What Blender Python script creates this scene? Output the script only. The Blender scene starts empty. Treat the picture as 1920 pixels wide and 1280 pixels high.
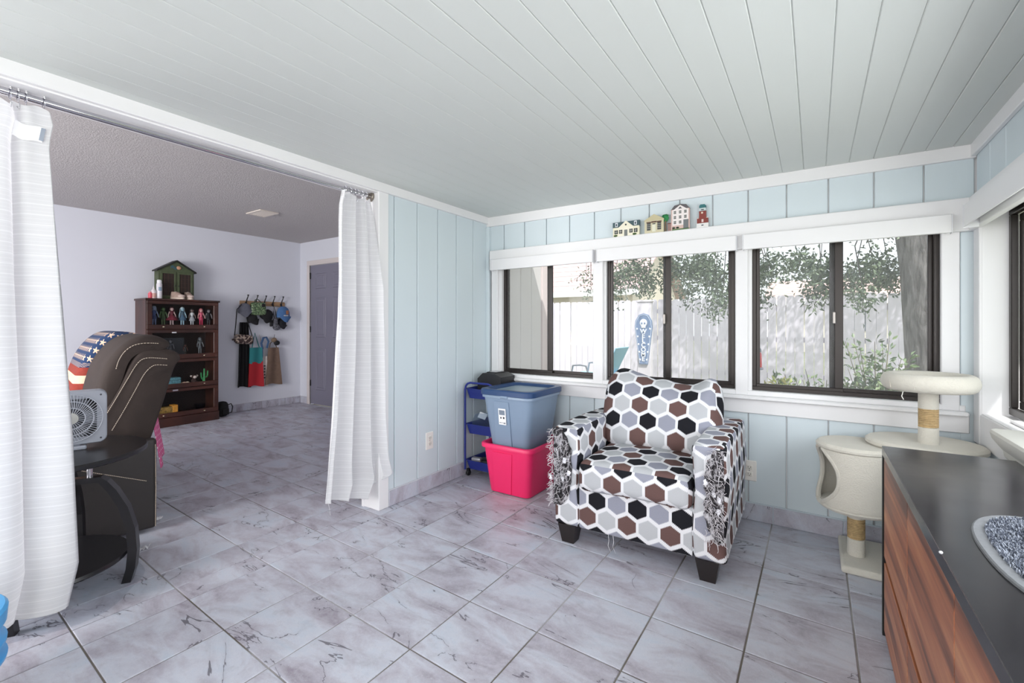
import bpy, math, random
from math import sin, cos, pi, atan2, sqrt, radians as R
from mathutils import Vector, Matrix, noise as mnoise
random.seed(7)
SC = bpy.context.scene
COL = SC.collection

# ------------------------------------------------------------------ camera, world, lights, exposure
F, CX, HY, CAMZ = 855.0, 960.0, 610.0, 1.15
PSI = atan2(569, 855)
cam_d = bpy.data.cameras.new('camera'); cam = bpy.data.objects.new('camera', cam_d); COL.objects.link(cam)
cam_d.sensor_width = 36; cam_d.lens = 36 * F / 1920; cam_d.shift_y = (HY - 640) / 1920
cam_d.clip_start = 0.02; cam_d.clip_end = 200
cam.location = (0, 0, CAMZ); cam.rotation_euler = (pi / 2, 0, PSI)
SC.camera = cam

wd = bpy.data.worlds.new('sky'); SC.world = wd; wd.use_nodes = True
wd.node_tree.nodes['Background'].inputs[0].default_value = (0.93, 0.97, 1.0, 1)
wd.node_tree.nodes['Background'].inputs[1].default_value = 2.0

def lamp(name, kind, loc, rot, energy, color=(1, 1, 1), sx=1, sy=1, angle=0.01):
    d = bpy.data.lights.new(name, kind); d.energy = energy; d.color = color
    if kind == 'AREA':
        d.shape = 'RECTANGLE'; d.size = sx; d.size_y = sy
    if kind == 'SUN':
        d.angle = angle
    o = bpy.data.objects.new(name, d); COL.objects.link(o); o.location = loc; o.rotation_euler = rot
    return o
sd = Vector((-0.36, 0.44, -0.82))
lamp('sun', 'SUN', (3, -4, 9), sd.to_track_quat('-Z', 'Y').to_euler(), 5.0, (1.0, 0.97, 0.93), angle=0.012)
# added area lights filling in daylight, behind the camera and along the right wall
lamp('fill_rear', 'AREA', (-0.8, -1.72, 1.2), (R(90), 0, 0), 40, (1.0, 0.985, 0.965), 2.6, 1.5)
lamp('fill_right', 'AREA', (0.86, 0.45, 1.18), (0, R(90), 0), 66, (0.98, 0.98, 1.0), 0.85, 3.2)
# added fill light for the back room, set outside an invented opening
lamp('fill_back_room', 'AREA', (-3.6, -2.35, 1.35), (R(90), 0, 0), 165, (1.0, 0.98, 0.98), 1.8, 1.2)
SC.view_settings.view_transform = 'Standard'; SC.view_settings.look = 'None'
SC.view_settings.exposure = 0.0; SC.view_settings.gamma = 1.0; SC.view_settings.use_curve_mapping = False

# ------------------------------------------------------------------ helpers: measuring
fw = Vector((-sin(PSI), cos(PSI), 0)); rt = Vector((cos(PSI), sin(PSI), 0))
def ray(x, y): return fw + rt * ((x - CX) / F) + Vector((0, 0, 1)) * ((HY - y) / F)
def onX(x, y, X):
    d = ray(x, y); return d * (X / d.x) + Vector((0, 0, CAMZ))
def onY(x, y, Y):
    d = ray(x, y); return d * (Y / d.y) + Vector((0, 0, CAMZ))
def onZ(x, y, z):
    d = ray(x, y); return d * ((z - CAMZ) / d.z) + Vector((0, 0, CAMZ))

# ------------------------------------------------------------------ helpers: materials
def lin(c):
    return tuple((v / 255 / 12.92) if v / 255 <= 0.04045 else ((v / 255 + 0.055) / 1.055) ** 2.4 for v in c) + (1,)
class NT:
    def __init__(s, name):
        s.m = bpy.data.materials.new(name); s.m.use_nodes = True; s.t = s.m.node_tree
        s.b = s.t.nodes['Principled BSDF']; s.out = s.t.nodes['Material Output']
    def n(s, typ, **kw):
        x = s.t.nodes.new(typ)
        for k, v in kw.items(): setattr(x, k, v)
        return x
    def l(s, a, b): s.t.links.new(a, b)
    def setin(s, sock, v):
        if hasattr(v, 'is_linked') or hasattr(v, 'links'): s.l(v, sock)
        else: sock.default_value = v
    def math(s, op, a, b=None, c=None):
        x = s.n('ShaderNodeMath', operation=op); s.setin(x.inputs[0], a)
        if b is not None: s.setin(x.inputs[1], b)
        if c is not None: s.setin(x.inputs[2], c)
        return x.outputs[0]
    def mix(s, fac, a, b):
        x = s.n('ShaderNodeMix', data_type='RGBA'); s.setin(x.inputs[0], fac); s.setin(x.inputs[6], a); s.setin(x.inputs[7], b)
        return x.outputs[2]
    def ramp(s, fac, stops, interp='LINEAR'):
        x = s.n('ShaderNodeValToRGB'); x.color_ramp.interpolation = interp; s.l(fac, x.inputs[0])
        e = x.color_ramp.elements
        while len(e) < len(stops): e.new(0.5)
        for i, (p, c) in enumerate(stops): e[i].position = p; e[i].color = c
        return x.outputs[0]
    def coord(s, kind='Object'):
        return s.n('ShaderNodeTexCoord').outputs[kind]
    def pos(s): return s.n('ShaderNodeNewGeometry').outputs['Position']
    def mapping(s, vec, scale=(1, 1, 1), rot=(0, 0, 0), loc=(0, 0, 0)):
        x = s.n('ShaderNodeMapping'); s.l(vec, x.inputs[0]); x.inputs['Scale'].default_value = scale
        x.inputs['Rotation'].default_value = rot; s.setin(x.inputs['Location'], loc); return x.outputs[0]
    def noise(s, vec, scale, detail=3, rough=0.55, dist=0):
        x = s.n('ShaderNodeTexNoise'); s.l(vec, x.inputs['Vector']); x.inputs['Scale'].default_value = scale
        x.inputs['Detail'].default_value = detail; x.inputs['Roughness'].default_value = rough; x.inputs['Distortion'].default_value = dist
        return x.outputs[0]
    def bump(s, h, strength=0.3, dist=0.01):
        x = s.n('ShaderNodeBump'); x.inputs['Strength'].default_value = strength; x.inputs['Distance'].default_value = dist
        s.l(h, x.inputs['Height']); s.l(x.outputs[0], s.b.inputs['Normal']); return x
    def sep(s, vec):
        x = s.n('ShaderNodeSeparateXYZ'); s.l(vec, x.inputs[0]); return x.outputs
    def color(s, c): s.setin(s.b.inputs['Base Color'], c)
    def rough(s, r): s.setin(s.b.inputs['Roughness'], r)
def M(name, rgb, rough=0.5, var=0.0, vscale=20, bump=0.0, bscale=60, metal=0.0, spec=0.5, trans=0.0, emit=None):
    t = NT(name); c = lin(rgb)
    if var > 0:
        f = t.noise(t.coord(), vscale, 4)
        a = tuple(max(0, v * (1 - var)) for v in c[:3]) + (1,); b = tuple(min(1, v * (1 + var)) for v in c[:3]) + (1,)
        t.color(t.ramp(f, [(0.3, a), (0.7, b)]))
    else: t.color(c)
    t.rough(rough); t.b.inputs['Metallic'].default_value = metal; t.b.inputs['Specular IOR Level'].default_value = spec
    if trans: t.b.inputs['Transmission Weight'].default_value = trans
    if bump > 0: t.bump(t.noise(t.coord(), bscale, 3), bump, 0.004)
    return t.m
MATS = {}
def C(rgb, rough=0.5, **kw):
    k = (tuple(rgb), rough, tuple(sorted(kw.items())))
    if k not in MATS: MATS[k] = M('paint_%02x%02x%02x' % tuple(int(v) for v in rgb), rgb, rough, **kw)
    return MATS[k]

def glass_mat(name, tint=(0.97, 0.985, 0.98, 1), gloss=0.08, haze=0.0, hazecol=(0.9, 0.92, 0.95, 1)):
    t = NT(name); t.t.nodes.remove(t.b)
    tr = t.n('ShaderNodeBsdfTransparent'); tr.inputs[0].default_value = tint
    gl = t.n('ShaderNodeBsdfGlossy'); gl.inputs['Roughness'].default_value = 0.03; gl.inputs[0].default_value = (1, 1, 1, 1)
    lw = t.n('ShaderNodeLayerWeight'); lw.inputs[0].default_value = 0.5
    mx = t.n('ShaderNodeMixShader'); t.l(t.math('MULTIPLY_ADD', t.math('POWER', lw.outputs['Facing'], 5.0), 0.35, 0.004), mx.inputs[0]); t.l(tr.outputs[0], mx.inputs[1]); t.l(gl.outputs[0], mx.inputs[2])
    last = mx.outputs[0]
    if haze > 0:
        df = t.n('ShaderNodeBsdfTranslucent'); df.inputs[0].default_value = hazecol
        m2 = t.n('ShaderNodeMixShader'); m2.inputs[0].default_value = haze
        t.l(last, m2.inputs[1]); t.l(df.outputs[0], m2.inputs[2]); last = m2.outputs[0]
    t.l(last, t.out.inputs[0]); return t.m

# ------------------------------------------------------------------ helpers: meshes
class MB:
    def __init__(s): s.v = []; s.f = []; s.mi = []
    def add(s, vs, fs, mi=0):
        o = len(s.v); s.v += [tuple(p) for p in vs]; s.f += [tuple(i + o for i in f) for f in fs]; s.mi += [mi] * len(fs); return s
    def box(s, x0, x1, y0, y1, z0, z1, b=0.0, mi=0):
        if b <= 0:
            vs = [(x, y, z) for z in (z0, z1) for y in (y0, y1) for x in (x0, x1)]
            return s.add(vs, [(0, 2, 3, 1), (4, 5, 7, 6), (0, 1, 5, 4), (2, 6, 7, 3), (0, 4, 6, 2), (1, 3, 7, 5)], mi)
        b = min(b, (x1 - x0) * .49, (y1 - y0) * .49, (z1 - z0) * .49)
        lo = (x0, y0, z0); hi = (x1, y1, z1); vs = []; idx = {}
        for sx in (0, 1):
            for sy in (0, 1):
                for sz in (0, 1):
                    sg = (sx, sy, sz)
                    for a in range(3):
                        p = [(hi[k] if sg[k] else lo[k]) if k == a else ((hi[k] - b) if sg[k] else (lo[k] + b)) for k in range(3)]
                        idx[sg, a] = len(vs); vs.append(p)
        fs = []
        for a in range(3):
            o1, o2 = [k for k in range(3) if k != a]
            for sa in (0, 1):
                q = []
                for u, w in ((0, 0), (1, 0), (1, 1), (0, 1)):
                    sg = [0, 0, 0]; sg[a] = sa; sg[o1] = u; sg[o2] = w; q.append(idx[tuple(sg), a])
                fs.append(tuple(q) if (sa == 1) == (a != 1) else tuple(reversed(q)))
        for a in range(3):
            o1, o2 = [k for k in range(3) if k != a]
            for u in (0, 1):
                for w in (0, 1):
                    q = []
                    for sa, fa in ((0, o1), (1, o1), (1, o2), (0, o2)):
                        sg = [0, 0, 0]; sg[a] = sa; sg[o1] = u; sg[o2] = w; q.append(idx[tuple(sg), fa])
                    fs.append(tuple(q))
        for sx in (0, 1):
            for sy in (0, 1):
                for sz in (0, 1): fs.append(tuple(idx[(sx, sy, sz), a] for a in range(3)))
        return s.add(vs, fs, mi)
    def rbox(s, x0, x1, y0, y1, z0, z1, r, n=6, m=3, fn=None, mi=0):
        lo = (x0, y0, z0); hi = (x1, y1, z1); r = min(r, *(0.499 * (hi[k] - lo[k]) for k in range(3)))
        ax = []
        for k in range(3):
            a = [lo[k] + r * (1 - math.tan(pi / 4 * (1 - i / m))) for i in range(m)]
            c = [lo[k] + r + (hi[k] - lo[k] - 2 * r) * i / n for i in range(n + 1)]
            e = [hi[k] - r * (1 - math.tan(pi / 4 * (i + 1) / m)) for i in range(m)]
            ax.append(a + c + e)
        N = [len(a) for a in ax]; vid = {}; vs = []
        def vert(i, j, k):
            key = (i, j, k)
            if key in vid: return vid[key]
            p = [ax[0][i], ax[1][j], ax[2][k]]
            q = [min(max(p[t], lo[t] + r), hi[t] - r) for t in range(3)]
            d = Vector(p) - Vector(q)
            if d.length > 1e-9: d = d.normalized() * r
            p = Vector(q) + d
            if fn: p = Vector(fn(p))
            vid[key] = len(vs); vs.append(p); return vid[key]
        fs = []
        for a in range(3):
            o1, o2 = (a + 1) % 3, (a + 2) % 3
            for side in (0, N[a] - 1):
                for i in range(N[o1] - 1):
                    for j in range(N[o2] - 1):
                        q = []
                        for u, w in ((0, 0), (1, 0), (1, 1), (0, 1)):
                            t = [0, 0, 0]; t[a] = side; t[o1] = i + u; t[o2] = j + w; q.append(vert(*t))
                        fs.append(tuple(q) if side else tuple(reversed(q)))
        return s.add(vs, fs, mi)
    def prism(s, poly, axis, a0, a1, mi=0):
        n = len(poly)
        def mk(p, a):
            if axis == 'x': return (a, p[0], p[1])
            if axis == 'y': return (p[0], a, p[1])
            return (p[0], p[1], a)
        vs = [mk(p, a0) for p in poly] + [mk(p, a1) for p in poly]
        fs = [tuple(range(n - 1, -1, -1)), tuple(range(n, 2 * n))] + [(i, (i + 1) % n, n + (i + 1) % n, n + i) for i in range(n)]
        return s.add(vs, fs, mi)
    def loft(s, secs, closed=True, caps=True, mi=0):
        n = len(secs[0]); vs = [p for c in secs for p in c]; fs = []
        for i in range(len(secs) - 1):
            for j in range(n if closed else n - 1):
                k = (j + 1) % n; fs.append((i * n + j, i * n + k, (i + 1) * n + k, (i + 1) * n + j))
        if caps and closed:
            fs.append(tuple(range(n - 1, -1, -1))); fs.append(tuple(range((len(secs) - 1) * n, len(secs) * n)))
        return s.add(vs, fs, mi)
    def lathe(s, prof, n=24, c=(0, 0, 0), axis='z', mi=0, a0=0.0, a1=2 * pi):
        full = abs(a1 - a0 - 2 * pi) < 1e-6; secs = []
        for r, z in prof:
            ring = []
            for i in range(n if full else n + 1):
                a = a0 + (a1 - a0) * i / n; x, y = r * cos(a), r * sin(a)
                p = (x, y, z) if axis == 'z' else ((x, z, y) if axis == 'y' else (z, x, y))
                ring.append((p[0] + c[0], p[1] + c[1], p[2] + c[2]))
            secs.append(ring)
        return s.loft(secs, closed=full, caps=full, mi=mi)
    def tube(s, path, r, n=8, closed=False, mi=0):
        path = [Vector(p) for p in path]; secs = []; up = Vector((0, 0, 1)); L = len(path); prev = None
        for i, p in enumerate(path):
            a = path[i - 1] if (i > 0 or closed) else p; b = path[(i + 1) % L] if (i < L - 1 or closed) else p
            t = (b - a).normalized()
            if prev is None:
                u = t.cross(up);
                if u.length < 1e-4: u = t.cross(Vector((1, 0, 0)))
            else:
                u = prev - t * prev.dot(t)
                if u.length < 1e-5: u = t.cross(up)
            u.normalize(); prev = u; w = t.cross(u); rr = r[i] if isinstance(r, (list, tuple)) else r
            secs.append([p + (u * cos(2 * pi * k / n) + w * sin(2 * pi * k / n)) * rr for k in range(n)])
        if closed: secs.append(secs[0]); return s.loft(secs, caps=False, mi=mi)
        return s.loft(secs, mi=mi)
    def torus(s, c, R0, r, axis='z', n=24, m=8, mi=0):
        path = []
        for i in range(n):
            a = 2 * pi * i / n; x, y = R0 * cos(a), R0 * sin(a)
            q = (x, y, 0) if axis == 'z' else ((x, 0, y) if axis == 'y' else (0, x, y)); path.append(Vector(c) + Vector(q))
        return s.tube(path, r, m, closed=True, mi=mi)
    def ell(s, c, r, n=16, m=10, fn=None, mi=0):
        secs = []
        for i in range(m + 1):
            a = -pi / 2 + pi * i / m; a = max(-pi / 2 + 0.02, min(pi / 2 - 0.02, a)); ring = []
            for j in range(n):
                b = 2 * pi * j / n; p = Vector((c[0] + r[0] * cos(a) * cos(b), c[1] + r[1] * cos(a) * sin(b), c[2] + r[2] * sin(a)))
                ring.append(fn(p) if fn else p)
            secs.append(ring)
        return s.loft(secs, mi=mi)
    def grid(s, fn, nu, nv, mi=0):
        vs = [fn(i / nu, j / nv) for j in range(nv + 1) for i in range(nu + 1)]
        fs = [(j * (nu + 1) + i, j * (nu + 1) + i + 1, (j + 1) * (nu + 1) + i + 1, (j + 1) * (nu + 1) + i) for j in range(nv) for i in range(nu)]
        return s.add(vs, fs, mi)
    def slab(s, fn, nu, nv, t, mi=0):
        """a sheet with real thickness t (fn gives the mid surface)"""
        g = [[Vector(fn(i / nu, j / nv)) for i in range(nu + 1)] for j in range(nv + 1)]
        nr = []
        for j in range(nv + 1):
            row = []
            for i in range(nu + 1):
                du = g[j][min(i + 1, nu)] - g[j][max(i - 1, 0)]; dv = g[min(j + 1, nv)][i] - g[max(j - 1, 0)][i]
                q = du.cross(dv); row.append(q.normalized() if q.length > 1e-12 else Vector((0, 0, 1)))
            nr.append(row)
        W = nu + 1; vs = [g[j][i] + nr[j][i] * t / 2 for j in range(nv + 1) for i in range(W)] + [g[j][i] - nr[j][i] * t / 2 for j in range(nv + 1) for i in range(W)]
        o = W * (nv + 1); fs = []
        for j in range(nv):
            for i in range(nu):
                a = j * W + i; fs.append((a, a + 1, a + W + 1, a + W)); fs.append((o + a, o + a + W, o + a + W + 1, o + a + 1))
        for i in range(nu): fs.append((i, o + i, o + i + 1, i + 1)); a = nv * W + i; fs.append((a, a + 1, o + a + 1, o + a))
        for j in range(nv): a = j * W; fs.append((a, a + W, o + a + W, o + a)); a = j * W + nu; fs.append((a, o + a, o + a + W, a + W))
        return s.add(vs, fs, mi)
    def mesh(s, name, smooth=True, angle=35, uv=None):
        me = bpy.data.meshes.new(name); me.from_pydata(s.v, [], s.f); me.polygons.foreach_set('material_index', s.mi)
        import bmesh
        bm = bmesh.new(); bm.from_mesh(me); bmesh.ops.recalc_face_normals(bm, faces=bm.faces); bm.to_mesh(me); bm.free()
        if smooth: me.shade_smooth(); me.set_sharp_from_angle(angle=R(angle))
        if uv:
            ul = me.uv_layers.new(name='UVMap')
            for p in me.polygons:
                for li in p.loop_indices:
                    ul.data[li].uv = uv(me.vertices[me.loops[li].vertex_index].co, p.normal)
        return me
    def build(s, name, mat, parent=None, smooth=True, angle=35, uv=None, loc=None, rot=None):
        me = s.mesh(name, smooth, angle, uv)
        for m in (mat if isinstance(mat, (list, tuple)) else [mat]): me.materials.append(m)
        return put(name, me, parent, loc, rot)
def put(name, me, parent=None, loc=None, rot=None):
    o = bpy.data.objects.new(name, me); COL.objects.link(o)
    if parent is not None: o.parent = parent
    if loc is not None: o.location = loc
    if rot is not None: o.rotation_euler = rot
    return o
def boxuv(co, nrm):
    a = [abs(v) for v in nrm]
    if a[2] >= a[0] and a[2] >= a[1]: return (co.x, co.y)
    if a[1] >= a[0]: return (co.x, co.z)
    return (co.y, co.z)
def tag(o, label, cat, group=None, kind=None):
    o['label'] = label; o['category'] = cat
    if group: o['group'] = group
    if kind: o['kind'] = kind
    return o
def thing(name, label, cat, loc=(0, 0, 0), rz=0, group=None):
    o = bpy.data.objects.new(name, None); COL.objects.link(o); o.empty_display_size = 0.1
    o.location = loc; o.rotation_euler = (0, 0, rz); return tag(o, label, cat, group)
def struct(o, label=None):
    o['kind'] = 'structure'
    if label: o['label'] = label
    return o
def sroot(name, label=None):
    o = bpy.data.objects.new(name, None); COL.objects.link(o); return struct(o, label)
def text_mesh(txt, size, depth):
    cu = bpy.data.curves.new('lettering', 'FONT'); cu.body = txt; cu.size = size; cu.extrude = depth; cu.align_x = 'CENTER'; cu.align_y = 'CENTER'; cu.offset = 0.0016
    o = bpy.data.objects.new('lettering', cu); COL.objects.link(o); bpy.context.view_layer.update()
    me = bpy.data.meshes.new_from_object(o.evaluated_get(bpy.context.evaluated_depsgraph_get()))
    bpy.data.objects.remove(o); return me

# ------------------------------------------------------------------ materials
def mat_tile():
    t = NT('marbled_grey_tile'); p = t.pos(); rnd = t.n('ShaderNodeObjectInfo').outputs['Random']
    off = t.n('ShaderNodeCombineXYZ'); r1 = t.math('MULTIPLY', rnd, 37.0); r2 = t.math('MULTIPLY', rnd, 91.0)
    t.l(r1, off.inputs[0]); t.l(r2, off.inputs[1])
    add = t.n('ShaderNodeVectorMath', operation='ADD'); t.l(p, add.inputs[0]); t.l(off.outputs[0], add.inputs[1]); v = add.outputs[0]
    vs = t.mapping(v, (1.0, 2.2, 1), (0, 0, 0.5))
    base = t.noise(vs, 3.2, 5, 0.62, 0.6)
    c1 = t.ramp(base, [(0.3, lin((146, 138, 150))), (0.43, lin((176, 172, 184))), (0.56, lin((194, 196, 208))), (0.75, lin((186, 197, 212)))])
    fine = t.noise(v, 45, 4, 0.7)
    c2 = t.mix(t.math('MULTIPLY', t.math('SUBTRACT', fine, 0.40), 0.9), c1, lin((212, 212, 218)))
    vein = t.noise(t.mapping(v, (0.8, 2.0, 1), (0, 0, 0.9)), 1.4, 6, 0.55, 0.9)
    vd = t.math('ABSOLUTE', t.math('SUBTRACT', vein, 0.5))
    msk = t.noise(v, 5.0, 2)
    vm = t.math('MULTIPLY', t.math('LESS_THAN', vd, 0.0032), t.math('GREATER_THAN', msk, 0.50))
    vsoft = t.ramp(vd, [(0.0, (1, 1, 1, 1)), (0.035, (0, 0, 0, 1))])
    c3 = t.mix(t.math('MULTIPLY', vsoft, 0.14), c2, lin((112, 102, 112)))
    c4 = t.mix(t.math('MULTIPLY', vm, 0.72), c3, lin((66, 60, 70)))
    spk = t.noise(v, 190, 3, 0.8); c4 = t.mix(t.ramp(spk, [(0.60, (0, 0, 0, 1)), (0.72, (0.55, 0.55, 0.55, 1))]), c4, lin((128, 122, 134)))
    spl = t.noise(t.mapping(v, (1, 1, 1), (0, 0, 1.0), (5, 3, 0)), 120, 4, 0.8); c4 = t.mix(t.ramp(spl, [(0.56, (0, 0, 0, 1)), (0.75, (0.6, 0.6, 0.6, 1))]), c4, lin((214, 216, 226)))
    dirt = t.noise(v, 9, 5, 0.7)
    t.color(t.mix(t.ramp(dirt, [(0.58, (0, 0, 0, 1)), (0.8, (0.35, 0.35, 0.35, 1))]), c4, lin((110, 106, 108))))
    t.rough(t.math('ADD', t.math('MULTIPLY', fine, 0.25), 0.27)); t.b.inputs['Specular IOR Level'].default_value = 0.5
    t.bump(t.math('SUBTRACT', t.math('MULTIPLY', base, 0.6), t.math('MULTIPLY', vm, 0.4)), 0.22, 0.006); return t.m
TILE = mat_tile()
def mat_grout():
    t = NT('grout'); p = t.pos(); n1 = t.noise(p, 1.3, 2); n2 = t.noise(p, 30, 3)
    c = t.ramp(n1, [(0.45, lin((112, 105, 96))), (0.58, lin((196, 194, 196)))])
    t.color(t.mix(t.math('MULTIPLY', n2, 0.5), c, lin((120, 114, 108)))); t.rough(0.9); return t.m
GROUT = mat_grout()
def mat_paint(name, rgb, rough=0.45, grain=(1, 1, 0.06), bs=0.12, var=0.03):
    t = NT(name); p = t.mapping(t.pos(), grain); f = t.noise(p, 90, 4, 0.6); c = lin(rgb)
    big = t.noise(t.pos(), 2.2, 3)
    t.color(t.mix(t.math('MULTIPLY', big, 0.5), tuple(v * (1 - var) for v in c[:3]) + (1,), tuple(min(1, v * (1 + var)) for v in c[:3]) + (1,)))
    t.rough(rough); t.bump(f, bs, 0.003); return t.m
AQUA = mat_paint('pale_aqua_paint', (212, 223, 228))
WHITE = mat_paint('white_trim_paint', (236, 235, 236), 0.4, (1, 1, 1), 0.05)
CEIL = mat_paint('ceiling_paint', (213, 217, 214), 0.55, (1, 0.1, 1), 0.12)
ROOMW = mat_paint('back_room_wall_paint', (222, 224, 233), 0.7, (1, 1, 1), 0.1)
def mat_popcorn():
    t = NT('textured_ceiling'); f = t.noise(t.pos(), 85, 5, 0.7); t.color(t.mix(f, lin((196, 190, 190)), lin((226, 221, 220)))); t.rough(0.95)
    t.bump(f, 1.0, 0.02); return t.m
POP = mat_popcorn()
BRONZE = M('dark_bronze_aluminium', (52, 46, 44), 0.35, metal=0.3)
GLASS = glass_mat('window_glass', (0.95, 0.965, 0.975, 1), haze=0.09)
CLEAR = glass_mat('clear_glass')
CHROME = M('chrome', (205, 205, 210), 0.15, metal=1.0)
BLACKM = M('black_metal', (24, 24, 27), 0.4, metal=0.3)
def mat_wood(name, a, b, c, scale=(2.2, 0.35, 9), rough=0.4, dist=0.8, bands=2.0):
    t = NT(name); o = t.coord(); rnd = t.n('ShaderNodeObjectInfo').outputs['Random']
    cx = t.n('ShaderNodeCombineXYZ'); t.l(t.math('MULTIPLY', rnd, 13.0), cx.inputs[0]); t.l(t.math('MULTIPLY', rnd, 7.0), cx.inputs[2])
    v = t.mapping(o, scale, loc=cx.outputs[0]); f = t.noise(v, bands, 5, 0.55, dist); g = t.noise(t.mapping(o, (scale[0] * 12, scale[1] * 2, scale[2] * 12)), 6, 3)
    t.color(t.mix(t.math('MULTIPLY', g, 0.45), t.ramp(f, [(0.32, lin(a)), (0.5, lin(b)), (0.68, lin(c))]), lin(a))); t.rough(rough)
    t.bump(g, 0.05, 0.002); return t.m
ACACIA = mat_wood('acacia_wood', (98, 58, 42), (184, 112, 74), (218, 152, 106), (0.6, 0.45, 13), 0.38, 0.6, 1.7)
CHERRY = mat_wood('cherry_wood', (44, 24, 20), (66, 36, 28), (86, 48, 36), (5, 1, 1), 0.35)
PINE = mat_wood('pine_board', (150, 118, 88), (180, 146, 112), (196, 164, 130), (3, 0.6, 8), 0.6)

# ------------------------------------------------------------------ the rooms
YW, XL, XR = 3.036, -2.26, 0.635           # window wall, opening wall, right wall
XL2 = -2.41                                # back-room face of the opening wall
XF, YD, ZC2 = -6.42, 3.927, 2.378          # far wall, door wall, ceiling of the back room
YB = -1.6                                  # wall behind the camera
def zc(x): return 2.036 - 0.0085 * (x - XL)  # sunroom ceiling falls slightly to the right

# floor: grout bed + tiles
gx = [-0.21 + 0.3305 * k for k in range(-19, 3)]
gy = lambda k, x: 1.487 + 0.337 * k - 0.03 * (x + 1.2)
floor = struct(MB().box(-6.5, 0.75, -2.6, 4.1, -0.12, -0.0035).build('floor', GROUT, smooth=False), 'grey marbled tile floor')
def clip(poly, ax, val, keep_less):
    out = []
    for i in range(len(poly)):
        a, b = poly[i], poly[(i + 1) % len(poly)]
        ia = (a[ax] <= val) == keep_less; ib = (b[ax] <= val) == keep_less
        if ia: out.append(a)
        if ia != ib:
            s = (val - a[ax]) / (b[ax] - a[ax]); out.append((a[0] + (b[0] - a[0]) * s, a[1] + (b[1] - a[1]) * s))
    return out
def inset(poly, d):
    n = len(poly); out = []
    for i in range(n):
        p0, p1, p2 = Vector(poly[i - 1]), Vector(poly[i]), Vector(poly[(i + 1) % n])
        e1 = (p1 - p0).normalized(); e2 = (p2 - p1).normalized(); n1 = Vector((-e1.y, e1.x)); n2 = Vector((-e2.y, e2.x))
        k = n1 + n2; q = p1 + k * (d / max(0.3, 1 + n1.dot(n2))); out.append((q.x, q.y))
    return out
def tile_mb(poly):
    a = inset(poly, 0.0031); b = inset(poly, 0.0051); n = len(poly)
    m = MB(); vs = [(x, y, -0.006) for x, y in a] + [(x, y, -0.0012) for x, y in a] + [(x, y, 0) for x, y in b]
    fs = [(i, (i + 1) % n, n + (i + 1) % n, n + i) for i in range(n)] + [(n + i, n + (i + 1) % n, 2 * n + (i + 1) % n, 2 * n + i) for i in range(n)] + [tuple(range(2 * n, 3 * n))]
    return m.add(vs, fs)
def area(p): return abs(sum(p[i - 1][0] * p[i][1] - p[i][0] * p[i - 1][1] for i in range(len(p)))) / 2
std = None
XM = -2.335
for i in range(len(gx)):
    x0, x1 = gx[i], gx[i] + 0.3305
    for k in range(-5, 8):
        poly = [(x0, gy(k, x0)), (x1, gy(k, x1)), (x1, gy(k + 1, x1)), (x0, gy(k + 1, x0))]
        full = (x0 > XF and x1 < XM and poly[2][1] < YD and poly[3][1] < YD) or (x0 > XM and x1 < XR and poly[3][1] < YW)
        if full:
            if std is None:
                cx, cy = poly[0]; std = tile_mb([(a - cx, b - cy) for a, b in poly]).mesh('tile', smooth=False); std.materials.append(TILE)
            put('tile', std, floor, (poly[0][0], poly[0][1], 0)); continue
        for xa, xb, yb in ((XF, XM, YD), (XM, XR, YW)):
            q = poly
            for ax, val, kl in ((0, xa, False), (0, xb, True), (1, yb, True)):
                if q: q = clip(q, ax, val, kl)
            if len(q) > 2 and area(q) > 0.0008:
                tile_mb(q).build('tile', TILE, floor, smooth=False)
MB().box(-6.45, 0.66, -2.5, gy(-5, -1.2) - 0.04, -0.01, -0.002).build('tile_field', TILE, floor, smooth=False)

# sunroom ceiling boards
ceiling = struct(MB().box(-2.45, 0.9, YB - 0.2, YW + 0.18, 2.075, 2.1).build('ceiling', CEIL, smooth=False), 'white painted tongue and groove sunroom ceiling')
PW = 0.1013
bm_ = MB().box(0.0003, PW - 0.0003, YB, YW, 0, 0.03, 0.003).mesh('board', smooth=False); bm_.materials.append(CEIL)
for k in range(-22, 8):
    x = -0.054 + PW * k
    if x < XL - 0.12 or x > XR + 0.03: continue
    put('board', bm_, ceiling, (x, 0, zc(x + PW / 2)))
roof = struct(MB().prism([(-2.45, 2.12), (1.25, 2.10), (1.25, 2.2), (-2.45, 2.3)], 'y', YB - 0.5, 3.45).build('roof_1', C((150, 140, 135), 0.8), smooth=False))  # unseen eave, drawn out on the right to keep the sun off

# opening wall (left): boards right of the opening, header beam, post
BT = 0.014
wl = sroot('wall_left', 'pale aqua grooved board wall beside the opening')
MB().box(XL2, XL - BT, 1.905, YW + 0.9, 0, 2.4).box(XL2, XL - BT, -0.7, 1.905, 1.992, 2.4).box(XL2, XL - BT, YB - 0.1, -0.7, 0, 2.4).build('backing', WHITE, wl, smooth=False)
edges = [1.975] + [2.028 + 0.2035 * k for k in range(5)] + [YW]
def vboard(root, x0, x1, y0, y1, z0, z1, mat=None): MB().box(x0, x1, y0, y1, z0, z1, 0.003).build('board', mat or AQUA, root, smooth=False)
for a, b in zip(edges[:-1], edges[1:]): vboard(wl, XL - BT, XL, a + 0.003, b - 0.003, 0.1, zc(XL))
MB().box(XL2, XL + 0.008, 1.895, 1.974, 0.0, 1.99, 0.003).build('post_casing', WHITE, wl, smooth=False)
MB().box(XL2, XL2 + 0.02, 1.89, 1.90, 0.0, 1.99).build('jamb_board', WHITE, wl, smooth=False)
t1 = struct(MB().box(XL - 0.005, XL + 0.022, YB, YW, 1.982, zc(XL) + 0.004, 0.003).build('trim_1', WHITE, smooth=False), 'white header trim above the opening and left wall')
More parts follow.
